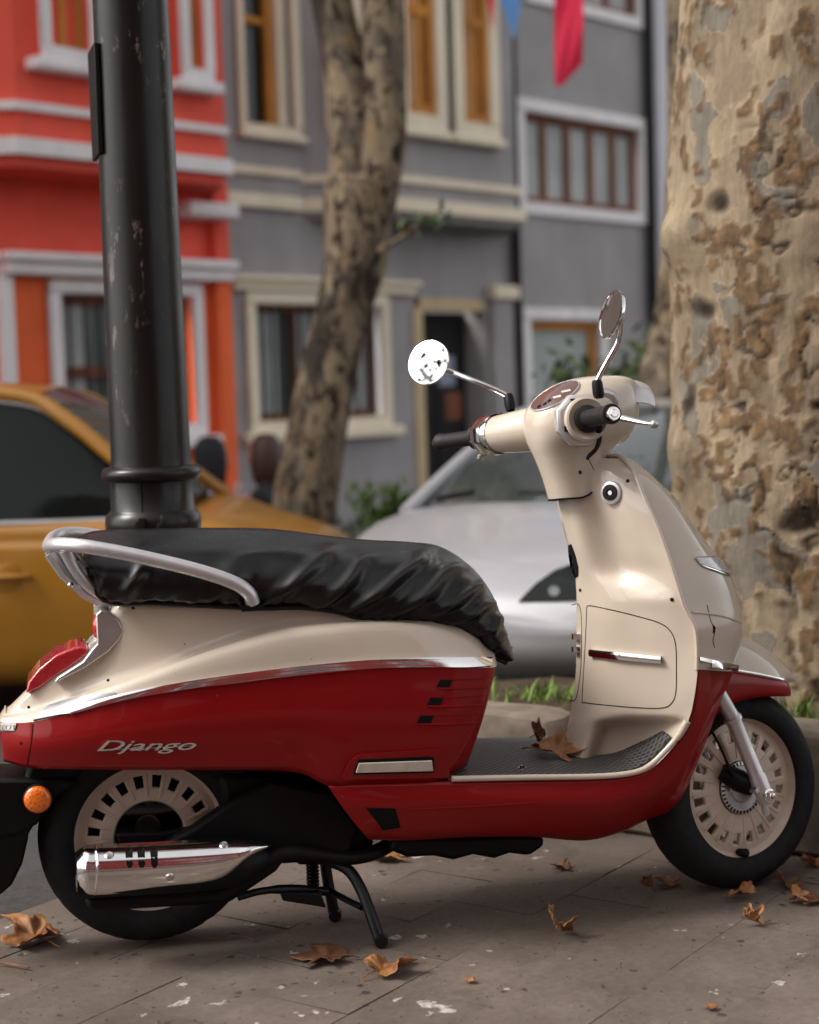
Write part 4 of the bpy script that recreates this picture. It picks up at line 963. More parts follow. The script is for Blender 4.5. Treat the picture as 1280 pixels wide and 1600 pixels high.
MB().tube(cr(cab, 4), [.0085, .0085, .008, .0075, .007, .0068, .0066, .006, .0055, .0052, .005, .0048, .0046, .0052, .0046, .0052, .0044, .005, .0042, .0042, .0040], 10).build('brake_cable', M['black'], S, M=HM)
# mirrors
def mirror(base, mids, disc, nrm, r, name_m='mirror'):
    pts = [HM @ H.P(*q) for q in [base] + mids]; c_ = HM @ H.P(*disc); n = Vector(nrm).normalized()
    back = c_ - n * .020
    root = MB().tube(cr(pts + [back], 5), .0062, 12).build('mirror_stem', M['chrome'], S)
    MB().lathe([(.010, -.012), (.0125, .0), (.0115, .022), (.009, .028)], pts[0], (pts[1] - pts[0]), 16).build('mirror_boot', M['black'], S)
    hd = MB().lathe([(.0, -.022), (.012, -.021), (.02, -.016), (r * .75, -.010), (r * .97, -.003), (r, .002), (r * .985, .0055), (r * .93, .006), (r * .92, .0035)], c_, n, 40).build('mirror_shell', M['chrome'], S)
    MB().lathe([(.0, .0042), (r * .5, .0041), (r * .925, .0036)], c_, n, 40).build('mirror_glass', M['mirror'], S)
    MB().lathe([(0, -.010), (.009, -.009), (.0115, 0), (.009, .009), (0, .010)], back, (0, 1, .2), 14).build('mirror_joint', M['chrome'], S)
mirror((797, 634, .165), [(795, 622, .17), (780, 612, .18), (740, 595, .21)], (671, 567, .285), (-.64, -.72, .27), .0535)
mirror((935, 614, -.165), [(933, 597, -.165), (948, 567, -.175), (966, 533, -.19)], (957, 492, -.215), (-.96, -.09, .26), .0535)
# master cylinder, visor, lamp, instruments
BH = bvh_of(head)
def arc(x, hw, z, dz, n=16, k=.32):
    return [Vector((x - (1 - math.cos(q)) * k * hw, hw * math.sin(q), z - dz * (1 - math.cos(q)))) for q in [(-1 + 2 * j / n) * 1.35 for j in range(n + 1)]]
v0, v1, v2 = H.P(966, 594, 0), H.P(999, 597, 0), H.P(993, 641, 0)
vis = MB().grid([arc(v0.x - .012, .078, v0.z - .002, .075), arc((v0.x + v1.x) / 2, .082, v0.z + .001, .078), arc(v1.x - .003, .084, v1.z - .002, .08), arc(v1.x - .001, .083, v1.z - .007, .078)]).build('headlamp_visor', M['silver'], S, M=HM); solidify(vis, .003); subsurf(vis, 1)
MB().lathe([(.0, .012), (.04, .008), (.062, .0), (.068, -.008), (.068, -.03)], Vector((v2.x - .045, 0, v2.z - .012)), (1, 0, -.08), 32).build('headlamp', M['lens_clear'], S, M=HM)
mc = MB().tube([H.P(930, 612, -.14), H.P(946, 613, -.14), H.P(957, 618, -.14), H.P(965, 632, -.14)], [.012, .013, .012, .007], 10, flat=.8).build('master_cylinder', M['silver'], S, M=HM)
els = [(868 + 41 * math.cos(q) * .88 + 13 * math.sin(q) * .55, 619 - 28 * math.cos(q) * .72 + 13 * math.sin(q) * .8) for q in [i * math.pi / 10 for i in range(20)]]
dash = slab('instrument_panel', els, BH, M['dash'], S, .004, .006, 4, sub=1)
seam('instrument_bezel', els, BH, .0022, M['silver'], S, off=.002, closed=True, k=2)
BD = bvh_of(dash)
for (u, v, w, h_) in ((842, 634, 5, 3), (851, 630, 5, 3), (858, 625, 5, 3), (870, 619, 12, 3), (884, 610, 14, 3)):
    slab('dial_mark', [(u - w / 2, v + 1.5), (u + w / 2, v - 2), (u + w / 2 + 1, v + h_ - 2), (u - w / 2 + 1, v + h_ + 1)], BD, M['bone'] if w > 6 else M['gap'], dash, .0008, .001, 1, sub=1)
slab('cable_grommet', [(904, 736), (908, 735), (909, 740), (905, 741)], BH, M['gap'], S, .001, .002, 1, sub=2)
seam('cowl_joint', [(919, 716), (926, 730), (934, 752)], BH, .0009, M['gap'], S)
# --- wheels
def wheel(name, Mx, c_, rt, slots_hub, parent=S):
    root = None
    prof = []
    w2 = .060
    for k in range(15):
        q = -math.pi / 2 + math.pi * k / 14
        prof.append((.160 + (rt - .160) * (max(0, math.cos(q)) ** .55), w2 * math.sin(q) * (1.0 if abs(math.sin(q)) < .99 else .93)))
    prof = [(.158, -.04)] + prof + [(.158, .04)]
    n = 120; mb = MB().lathe(prof, c_, (0, -1, 0), n)
    for i in range(len(prof)):
        if 4 <= i <= 12 and i not in (8,):
            for j in range(n):
                jj = (j + (abs(i - 8) * 1)) % 6
                if jj == 0:
                    p = mb.v[i * n + j]; d_ = p - Vector(c_); d_.y = 0; mb.v[i * n + j] = p - d_.normalized() * .0045
    ty = mb.build(name, M['rubber'], parent, angle=None, M=Mx)
    rp = [(.174, .036), (.1735, .046), (.171, .0485), (.164, .048), (.158, .044), (.154, .034), (.150, .030), (.137, .031), (.133, .033), (.106, .037), (.100, .0375), (slots_hub, .038), (slots_hub - .004, .034)]
    ns = 80
    rim = MB().lathe(rp, c_, (0, -1, 0), ns, skip=lambda i, j: i == 8 and j % 4 in (1, 2)).build('rim', M['rim'], ty, angle=35, M=Mx)
    solidify(rim, .010, -1)
    MB().lathe([(.172, -.046), (.164, -.047), (.155, -.03), (.145, .02), (.145, .028)], c_, (0, -1, 0), 64).build('rim_barrel', M['rim'], ty, M=Mx)
    for k in range(20):              # shallow ribs between the slots
        q = 2 * math.pi * (k * 4 + 3.5) / ns
        a = Vector((math.sin(q), 0, math.cos(q)))
        o = Vector(c_)
        MB().tube([o + a * (slots_hub + .006) + Vector((0, -.0365, 0)), o + a * .10 + Vector((0, -.0365, 0)), o + a * .134 + Vector((0, -.032, 0))], [.0032, .0045, .003], 6).build('spoke_rib', M['rim'], rim, M=Mx)
    return ty
fw = wheel('front_tyre', WHEEL.m, Vector((-.004, 0, -.003)), .2325, .062)
fc = Vector((-.004, 0, -.003))
MB().lathe([(.062, .030), (.0, .030)], fc, (0, -1, 0), 32).build('hub_face', M['engine'], fw, M=WHEEL.m)
ds = MB().lathe([(.060, .040), (.060, .044), (.052, .0455), (.050, .043), (.034, .043), (.032, .047), (.02, .05), (.0, .05)], fc, (0, -1, 0), 48).build('hub_ring', M['steel'], fw, M=WHEEL.m)
for k in range(36):
    q = 2 * math.pi * k / 36; a = Vector((math.sin(q), 0, math.cos(q)))
    MB().box(fc + a * .0555 + Vector((0, -.0452, 0)), (.0035, .002, .0075), Matrix.Rotation(q, 3, 'Y')).build('ring_tooth', M['gap'], ds, M=WHEEL.m, smooth=False)
MB().tube([fc + Vector((-.055, -.045, .045)), fc + Vector((-.02, -.06, .02)), fc + Vector((.012, -.06, .0))], [.02, .026, .02], 10).build('brake_caliper', M['black'], S, M=WHEEL.m)
MB().lathe([(.010, .0), (.010, .03), (.005, .034), (.0, .034)], fc + Vector((-.012, -.028, -.15)), (0, -1, .15), 10).build('valve', M['black'], fw, M=WHEEL.m)
W = WHEEL
hose = [W.P(*q) for q in ((1108, 1135, -.06), (1122, 1160, -.075), (1134, 1186, -.075), (1142, 1206, -.07), (1150, 1218, -.065))]
MB().tube(cr(hose, 4), [.0035] * 11 + [.005] * 3 + [.009] * 3, 8).build('brake_hose', M['black'], S, M=W.m)
for sy in (-1, 1):
    ft, fm_, fb = W.P(1118, 1075, -.088), W.P(1143, 1118, -.088), W.P(1199, 1252, -.088)
    sgn = lambda p: Vector((p.x, p.y * -sy, p.z))
    a, b_, c_ = sgn(ft), sgn(fm_), sgn(fb); dr = (c_ - b_).normalized()
    mbk = MB().tube([a, b_, b_ + dr * .004, b_ + dr * .012, b_ + dr * .014, b_ + (c_ - b_) * .68, b_ + (c_ - b_) * .70, c_], [.017, .017, .0215, .0215, .018, .0175, .0205, .0205], 18)
    mbk.build('fork_leg', M['silver'], S, M=W.m)
    MB().tube([c_ + Vector((-.012, 0, .015)), c_ + Vector((-.006, 0, -.03))], [.012, .011], 10, flat=.6).build('fork_lug', M['silver'], S, M=W.m)
    nut = sgn(W.P(1202, 1243, -.11))
    MB().lathe([(.0, .018), (.006, .017), (.0075, .012), (.012, .012), (.0125, .003), (.0155, .002), (.0155, -.004)], nut, (0, sy, 0), 12).build('axle_nut', M['chrome'], S, M=W.m)
MB().tube([fc + Vector((0, -.1, 0)), fc + Vector((0, .1, 0))], .008, 12).build('front_axle', M['steel'], S, M=W.m)
# front mudguard
f0 = [W.P(u, v, -.088) for u, v in ((1095, 1142), (1122, 1114), (1148, 1098), (1180, 1090), (1216, 1088), (1243, 1088), (1253, 1087))]
f1 = [W.P(u, v, -.088) for u, v in ((1090, 1036), (1118, 1041), (1146, 1047), (1180, 1053), (1214, 1060), (1238, 1066), (1250, 1070))]
f2 = [W.P(u, v, -.062) for u, v in ((1092, 1000), (1122, 1003), (1152, 1011), (1183, 1024), (1212, 1042), (1236, 1058), (1249, 1068))]
f3 = [W.P(u, v, -.012) for u, v in ((1096, 985), (1128, 985), (1160, 994), (1190, 1009), (1218, 1031), (1241, 1057), (1249, 1067))]
f0[-1].y *= .35; f1[-1].y *= .35; f2[-1].y *= .3; f3[-1].y *= .3; f0[-2].y *= .8; f1[-2].y *= .8; f2[-2].y *= .75
f4 = [Vector((p.x + .002, 0, p.z + .001)) for p in f3]
gfr = loft([f0, f1], 5, 4); gfr = [[p + Vector((0, -.004 * math.sin(math.pi * i / 4), 0)) for p in r] for i, r in enumerate(gfr)]
fr = MB().grid(gfr, mirror=True)
tipl = [r[-1] for r in gfr]; fr.grid([[Vector((p.x + .006 * math.sin(k / 4 * math.pi), p.y * (1 - 2 * k / 4), p.z)) for k in range(5)] for p in tipl])
fr = fr.build('mudguard_skirt', M['red'], S, angle=50, M=W.m); solidify(fr, .003)
fcr = MB().grid(loft([f1, f2, f3, f4], 5, 5), mirror=True)
fcr = fcr.build('front_mudguard', M['cream'], S, angle=None, M=W.m)
MB().tube([p + Vector((0, -.002, 0)) for p in cr(f1[1:6], 5)][:-3], .0042, 8).build('mudguard_strip', M['chrome'], S, M=W.m)
# rear wheel
rc_ = Vector((-.03, 0, .238)); I4 = Matrix.Identity(4)
rw = wheel('rear_tyre', I4, rc_, .2335, .078)
MB().lathe([(.078, -.01), (.0, -.012)], rc_, (0, -1, 0), 32).build('drum_face', M['chrome'], rw)
MB().lathe([(.0, .035), (.022, .034), (.026, .02), (.03, -.01)], rc_, (0, -1, 0), 24).build('hub', M['engine'], rw)
MB().lathe([(.0, -.028), (.142, -.028), (.143, -.045), (.0, -.045)], rc_, (0, -1, 0), 40).build('drum_backplate', M['black'], rw)
# swing arm, engine, airbox
solid_px('swing_arm', [(255, 1315), (300, 1290), (350, 1255), (420, 1215), (520, 1235), (560, 1290), (545, 1330), (470, 1345), (400, 1350), (330, 1345)], -.115, -.075, M['black'], .01)
solid_px('hub_cover', [(180, 1302), (255, 1300), (300, 1290), (300, 1325), (190, 1325)], -.075, -.06, M['black'], .004)
solid_px('engine_block', [(330, 1190), (520, 1200), (575, 1300), (560, 1335), (460, 1335), (400, 1300), (340, 1250)], -.07, .13, M['engine'], .02)
solid_px('inner_mudguard', [(35, 1215), (60, 1150), (330, 1140), (400, 1210), (360, 1235), (320, 1200), (230, 1180), (130, 1195), (75, 1240), (40, 1300), (30, 1290)], -.06, .08, M['black'], .01)
fcp = P(497, 1262, -.075)
MB().lathe([(.0, .004), (.02, .004), (.022, .0), (.034, .0), (.036, .005), (.045, .005), (.047, 0), (.058, .0), (.062, .008), (.07, .008), (.072, -.01)], fcp, (0, -1, 0), 40).build('fan_cover', M['black'], S)
spring = [P(488, 1345, -.02) + Vector((.012 * math.cos(k * .9), .012 * math.sin(k * .9), -.0011 * k)) for k in range(60)]
MB().tube(spring, .0032, 6).build('stand_spring', M['iron'], S)
# rear mudguard flap with reflector
flap = solid_px('number_plate_bracket', [(-30, 1204), (112, 1205), (122, 1212), (88, 1232), (58, 1275), (28, 1292), (-10, 1296), (-40, 1260)], -.075, .075, M['black'], .012)
rl = P(59, 1249, -.09)
MB().lathe([(.0, .011), (.012, .0105), (.024, .008), (.028, .003), (.0285, -.004)], rl, (-.12, -1, .05), 24).build('reflector', M['lens_orange'], S)
MB().lathe([(.0285, .002), (.031, .001), (.031, -.02)], rl, (-.12, -1, .05), 24).build('reflector_cup', M['black'], S)
solid_px('mud_flap', [(-70, 1262), (48, 1268), (44, 1300), (36, 1335), (20, 1368), (2, 1384), (-70, 1388)], -.07, .07, M['black'], .006)
# --- silencer with polished heat shield
mp_ = [P(*q) for q in ((122, 1370, -.16), (200, 1366, -.165), (300, 1360, -.165), (370, 1352, -.16), (415, 1338, -.15))]
MB().tube(cr(mp_, 5), [.044] * 14 + [.043, .042, .04, .036, .032, .027, .024], 20, flat=1.0).build('silencer', M['black'], S)
solid_px('silencer_underside', [(130, 1398), (340, 1384), (372, 1365), (412, 1335), (446, 1336), (430, 1358), (380, 1392), (355, 1408), (140, 1421)], -.16, -.11, M['black'], .012)
pipe = [P(*q) for q in ((415, 1345, -.15), (450, 1332, -.14), (500, 1336, -.12), (545, 1340, -.10), (585, 1332, -.08), (615, 1316, -.05))]
MB().tube(cr(pipe, 4), .0165, 14).build('exhaust_pipe', M['engine'], S)
su = [(117, 1333), (134, 1322), (152, 1320), (200, 1318), (260, 1315), (320, 1312), (378, 1310), (404, 1314), (423, 1320)]
sl = [(120, 1396), (135, 1400), (152, 1402), (205, 1399), (262, 1394), (318, 1388), (350, 1376), (382, 1347), (423, 1322)]
rws = []
for f, y in ((0, -.165), (.1, -.195), (.3, -.216), (.55, -.220), (.8, -.213), (.94, -.196), (1, -.17)):
    rws.append(cr([P(a[0] + (b_[0] - a[0]) * f, a[1] + (b_[1] - a[1]) * f, y + (.018 if i == 0 else 0) + (.02 if i == 8 else 0)) for i, (a, b_) in enumerate(zip(su, sl))], 4))
shield = MB().grid(rws).build('heat_shield', M['chrome'], S, angle=None); solidify(shield, .002)
BX = bvh_of(shield)
seam('shield_end_rib', [(149, 1322), (152, 1345), (151, 1380), (148, 1400)], BX, .0028, M['chrome'], S)
for u in (201, 220, 240):
    slot = [(u - 4.5, 1323), (u + 3, 1321.5), (u + 6.5, 1330), (u + 7, 1350), (u + 4, 1356), (u - 1, 1356), (u - 3.5, 1350), (u - 5.5, 1330)]
    slab('shield_slot', slot, BX, M['gap'], S, .0016, .004, 2, sub=2)
for (u, v) in ((171, 1337), (265, 1369.5), (350, 1321)):
    l, n = hit(u, v, BX)
    MB().lathe([(.0, .006), (.0028, .006), (.003, .0045), (.0065, .005), (.008, .002), (.0095, .001), (.0095, -.002)], l, n, 16).build('shield_bolt', M['steel'], S)
# --- centre stand
def leg(pts, r, name='stand_leg', fl=1.0): return MB().tube(cr([P(*q) for q in pts], 4), r, 12, flat=fl).build(name, M['iron'], S)
leg([(497, 1340, -.06), (540, 1356, -.10), (562, 1385, -.13), (580, 1430, -.165), (594, 1472, -.19)], .0125)
leg([(508, 1345, .0), (512, 1375, .0), (518, 1405, .0), (523, 1433, .005)], .0125)
leg([(508, 1385, -.02), (530, 1400, -.06), (566, 1418, -.14)], .007, 'stand_brace')
for q in ((596, 1476, -.19), (524, 1434, .006)):
    l = P(*q); MB().lathe([(.0, -.016), (.013, -.016), (.0145, -.012), (.0145, .012), (.013, .016), (.0, .016)], Vector((l.x, l.y, max(l.z, .0145))), (.2, 1, 0), 16).build('stand_foot', M['iron'], S)
leg([(372, 1402, -.10), (410, 1392, -.09), (460, 1389, -.07), (510, 1393, -.04)], [.008] * 6 + [.010] * 7, 'stand_pedal')
solid_px('pedal_plate', [(437, 1390), (500, 1392), (508, 1415), (440, 1404)], -.085, -.05, M['iron'], .003)
# ------------------------------------------------------------------ lamp post
pc = K(-.650, 4.15); lp = empty('lamp_post', (pc.x, pc.y, 0), label='dark cast lamp post with ringed collar standing behind the scooter seat', cat='lamp post')
lean = Vector((-.004, 0, 0))
def zpx(v, Z, u=236): return 1.18 - (v - (600 - .03 * (u - 640))) * Z / F_PX
z0_ = zpx(738, 4.15); zl = zpx(815, 4.15)
prof = [(.118, 0), (.118, zl - .25), (.112, zl - .06), (.112, zl - .035), (.119, zl - .022), (.122, zl - .004), (.1195, zl + .016), (.110, zl + .028), (.106, zl + .032), (.104, z0_ - .02), (.119, z0_ - .017), (.125, z0_ - .008), (.125, z0_ + .004), (.119, z0_ + .014), (.103, z0_ + .018), (.100, z0_ + .04), (.0995, z0_ + .3), (.0985, z0_ + .31), (.094, 2.0), (.088, 2.8), (.07, 5.2), (.0, 5.2)]
MB().lathe(prof, (pc.x, pc.y, 0), (-.002, 0, 1), 56).build('post', M['pole'], lp, angle=50)
sq = Vector((pc.x, pc.y, 0)) - DH * .105 - R0 * .012
MB().tube([sq + Vector((0, 0, zl + .03)), sq + Vector((0, 0, z0_ - .02))], .0016, 6).build('collar_joint', M['gap'], lp)
for zz, r_ in ((zl - .004, .018),):
    c_ = sq - DH * .014 + Vector((0, 0, zz)); MB().lathe([(0, .012), (.009, .012), (.010, .006), (.017, .006), (.018, -.01)], c_, -DH + R0 * -.1, 12).build('collar_bolt', M['pole'], lp)
    MB().box(c_ + R0 * .002, (.014, .03, .045), Matrix.Rotation(-BETA, 3, 'Z')).build('collar_lug', M['pole'], lp)
pb = Vector((pc.x, pc.y, 0)) - R0 * .09
za, zb = zpx(85, 4.15), zpx(250, 4.15)
bevel(MB().box(pb + Vector((-.012, 0, (za + zb) / 2)), (.012, .14, za - zb), Matrix.Rotation(-BETA + .3, 3, 'Z')).build('sign_plate', M['black'], lp), .002)
MB().lathe([(.07, 0), (.2, -.05), (.24, -.1), (.1, .18), (.0, .2)], (pc.x, pc.y, 5.2), (0, 0, 1), 24).build('lantern', M['pole'], lp)
# ------------------------------------------------------------------ trees
def trunk_mesh(path, radii, seed, n=64, k=8, rough=.03, knobs=()):
    pp = cr([Vector(p) for p in path], k); rr = [q.x for q in cr([Vector((r, 0, 0)) for r in radii], k)]
    mb = MB().tube(pp, rr, n, caps=True)
    cen = []
    for i, p in enumerate(pp): cen += [p] * n
    for i, v in enumerate(mb.v):
        c_ = cen[i]; d_ = v - c_; r = d_.length; q = Vector((v.x * 2.2, v.y * 2.2, v.z * .9)) + Vector((seed, seed * 2, 0))
        f = noise.noise(q) * rough * 1.6 + noise.noise(q * 3.1) * rough * .7 + noise.noise(q * 9) * rough * .22
        for (kp, kr, kh) in knobs:
            e = (v - Vector(kp)).length / kr
            if e < 2.5: f += kh * math.exp(-e * e) / max(r, .01)
        mb.v[i] = c_ + d_ * (1 + f)
    return mb
def crown(base, R_, zc, n, seed, mat, limbs):
    r = random.Random(seed); mb = MB()
    for k in range(n):
        l = r.choice(limbs); c_ = Vector(l) + Vector((r.gauss(0, .5), r.gauss(0, .5), r.gauss(0, .4)))
        a = Vector((r.uniform(-1, 1), r.uniform(-1, 1), r.uniform(-.5, .5))).normalized(); b_ = a.orthogonal().normalized() * r.uniform(.04, .09); a = a * r.uniform(.06, .11)
        mb.add([c_ - a, c_ + b_, c_ + a, c_ - b_], [(0, 1, 2, 3)])
    return mb
def plated_trunk(root, path, radii, seed, rough, knobs, mat):
    # bark that flakes off in plates: every plate has its own level, edge and tone
    n = 300; mb = trunk_mesh(path, radii, seed, n=n, k=72, rough=rough, knobs=knobs)
    pp = cr([Vector(p) for p in path], 72); va, vb, vc = [], [], []
    for i, v in enumerate(mb.v):
        c_ = pp[min(i // n, len(pp) - 1)]; d_ = (v - c_).normalized()
        w = noise.noise_vector(v * 6) * .10 + noise.noise_vector(v * 22) * .030
        q = Vector(((v.x + w.x) * 9, (v.y + w.y) * 9, (v.z + w.z * 1.5) * 5))
        ds, ps = noise.voronoi(q); h = (math.sin(ps[0].x * 12.9 + ps[0].y * 78.2 + ps[0].z * 37.7) * 43758.5) % 1
        ds2, ps2 = noise.voronoi(q * 2.6 + Vector((9, 4, 1))); h2 = (math.sin(ps2[0].x * 12.9 + ps2[0].y * 78.2 + ps2[0].z * 37.7) * 43758.5) % 1
        zone = noise.noise(Vector((v.x * 3.1, v.y * 3.1, v.z * 1.3)) + Vector((3, 8, 1)))
        fl = 1.0 if h2 > .78 - .35 * max(0, zone) else 0.0
        rg = noise.noise(Vector((q.x * 1.1, q.y * 1.1, q.z * .25)) + Vector((5, 0, 0)))
        ck = max(0.0, 1 - abs(rg) * 16) * max(0, min(1, zone * 4 + .2))
        hole = max(0, noise.noise(v * 7 + Vector((1, 1, 7))) - .52) * 5
        mb.v[i] = v + d_ * (h * .0042 + fl * .0035 - ck * .007 - min(1, hole) * .008 + .0016 * noise.noise(v * 30))
        va.append(h); vb.append(fl * .8); vc.append(min(1, ck * .9 + hole))
    o = mb.build('trunk', mat, root, angle=None, fix=False)
    for nm, dat in (('plate', va), ('flake', vb), ('crack', vc)):
        a_ = o.data.attributes.new(nm, 'FLOAT', 'POINT'); a_.data.foreach_set('value', dat)
def tree(name, label, path, radii, seed, barkm, limb_tips, nleaf, rough=.05, knobs=(), n=64, forks=(), plates=False):
    root = empty(name, tuple(path[0]), label=label, cat='tree', group='plane trees along the street')
    if plates: plated_trunk(root, path, radii, seed, rough, knobs, barkm)
    else: trunk_mesh(path, radii, seed, n=n, rough=rough, knobs=knobs).build('trunk', barkm, root, angle=None)
    for (fp, fr_) in forks: trunk_mesh(fp, fr_, seed + 7, n=32, k=6, rough=rough).build('limb', barkm, root, angle=None)
    tips = []
    for i, tp in enumerate(limb_tips):
        st = Vector(path[-1]) if not forks else Vector(forks[i % len(forks)][0][-1])
        m_ = st.lerp(Vector(tp), .5) + Vector((0, 0, .3)); MB().tube(cr([st, m_, Vector(tp)], 5), [radii[-1] * .5 * (1 - .075 * j) for j in range(11)], 10).build('limb', barkm, root)
        tips += [tp, tuple(m_)]
    if nleaf: crown(path[-1], 2, 0, nleaf, seed, M['foliage'], tips).build('crown', M['foliage'], root, smooth=False, fix=False)
    return root
tc = K(1.215, 4.72); tx = lambda X, Z, z: tuple(K(X, Z, z))
kn = [(K(.795, 4.62, zpx(372, 4.62, 1035)), .09, .06), (K(.80, 4.60, zpx(700, 4.6, 1040)), .12, .055), (K(.9, 4.35, zpx(800, 4.4, 1100)), .14, .02)]
tree('plane_tree', 'thick mottled plane tree trunk rising from the stone-edged bed', [tx(1.22, 4.72, .1), tx(1.22, 4.72, .45), tx(1.215, 4.72, .9), tx(1.20, 4.72, 1.4), tx(1.20, 4.72, 1.9), tx(1.24, 4.72, 2.5), tx(1.3, 4.72, 3.4), tx(1.3, 4.8, 4.6)], [.52, .47, .435, .42, .415, .40, .38, .36], 2.3, M['bark'],
     [tx(3, 4.2, 6.5), tx(.2, 3.5, 6.8), tx(1, 6.5, 7), tx(2.5, 6.5, 6.5), tx(1.4, 4.8, 8)], 1500, rough=.035, knobs=kn, n=96, plates=True)
ZT = 9.6
def px(u, v, Z): return tuple(CAM + ray(u, v) * Z)
base2 = K((478 - 640) / F_PX * ZT, ZT, ROAD)
tree('plane_tree', 'leaning forked plane tree in front of the grey house', [tuple(base2), px(474, 830, ZT), px(487, 720, ZT), px(508, 610, ZT), px(532, 500, ZT), px(553, 410, ZT), px(558, 340, ZT), px(566, 285, ZT)],
     [.21, .20, .175, .165, .165, .19, .205, .21], 8.1, M['bark2'], [px(300, -500, 8), px(700, -600, 9), px(520, -700, 11), px(820, -500, 11)], 900, rough=.09, n=48,
     forks=[([px(548, 330, ZT), px(548, 220, ZT), px(540, 120, ZT), px(518, 0, ZT), px(490, -120, ZT), px(470, -300, ZT)], [.14, .135, .13, .13, .12, .11]), ([px(575, 330, ZT), px(595, 220, ZT), px(598, 110, ZT), px(598, 0, ZT), px(605, -120, ZT), px(630, -300, ZT)], [.15, .15, .14, .13, .12, .11])])
t2 = bpy.context.scene.objects['plane_tree.001']
br = [px(592, 392, ZT - .15), px(625, 372, ZT - .3), px(660, 345, ZT - .35), px(690, 328, ZT - .4)]
MB().tube(cr([Vector(p) for p in br], 4), [.017 - .0009 * i for i in range(13)], 8).build('branch', M['bark2'], t2)
lv = MB(); r_ = random.Random(2)
for (u, v) in [(668, 342), (688, 330), (640, 362), (660, 348), (680, 336), (694, 328)]:
    for k in range(2):
        c_ = Vector(px(u + r_.uniform(-14, 14), v + r_.uniform(-14, 14), ZT - .35)); a = Vector((r_.uniform(-1, 1), r_.uniform(-1, 1), r_.uniform(-1, 1))).normalized() * .05; b_ = a.orthogonal().normalized() * .035
        lv.add([c_ - a, c_ + b_, c_ + a, c_ - b_], [(0, 1, 2, 3)])
lv.build('branch_leaves', M['foliage'], t2, smooth=False, fix=False)
tree('plane_tree', 'grey-brown tree standing beyond the near trunk by the white house', [tuple(K(1.5, 9.2, ROAD)), px(1042, 640, 9.2), px(1054, 480, 9.2), px(1062, 250, 9.2), px(1062, 60, 9.2), px(1064, -200, 9.2)], [.3, .18, .11, .08, .075, .07], 5.5, M['bark2'], [px(1150, -500, 9), px(950, -600, 9)], 250, rough=.08, n=32)
tree('plane_tree', 'leafy street tree on the pavement behind the tail of the scooter', [(-5.6, -2.3, -.01), (-5.6, -2.3, 1), (-5.5, -2.2, 2.2), (-5.4, -2.2, 3.2)], [.2, .16, .15, .13], 3.3, M['bark2'], [(-5.2, -1.4, 4.2), (-4.6, -2.6, 4.0), (-6, -3, 4.6), (-6.2, -1.6, 4.8), (-5.2, -2.2, 5.6), (-4.9, -1.8, 3.4)], 260, rough=.06, n=32)
# shrubs at the far kerb
def shrub(name, label, c_, R_, h, n, seed, mat=None):
    root = empty(name, tuple(c_), label=label, cat='shrub', group='shrubs along the far kerb'); r = random.Random(seed); mb = MB()
    cl = [(r.gauss(0, .4) * R_, r.gauss(0, .4) * R_, r.uniform(.3, 1) * h) for _ in range(14)]
    for k in range(n):
        l = r.choice(cl); q = Vector(c_) + Vector(l) + Vector((r.gauss(0, .16), r.gauss(0, .16), r.gauss(0, .14))) * R_
        a = Vector((r.uniform(-1, 1), r.uniform(-1, 1), r.uniform(-1, 1))).normalized(); b_ = a.orthogonal().normalized() * r.uniform(.02, .035); a = a * r.uniform(.035, .06)
        mb.add([q - a, q + b_, q + a, q - b_], [(0, 1, 2, 3)])
    mb.build('foliage', mat or M['foliage'], root, smooth=False, fix=False)
    for k in range(4): MB().tube([Vector(c_), Vector(c_) + Vector(cl[k]) * .9], [.02, .008], 6).build('stem', M['bark2'], root)
shrub('shrub', 'dark leafy shrub behind the scooter headlamp by the white house', K(1.32, 9.6, ROAD), .55, 1.65, 900, 3)
shrub('shrub', 'low green shrub at the foot of the leaning tree', K(-.45, 10.2, ROAD), .35, .6, 500, 4)
shrub('shrub', 'pale green plant beside the black front door', K(-.1, 11.2, ROAD), .3, .8, 300, 6, M['grass'])
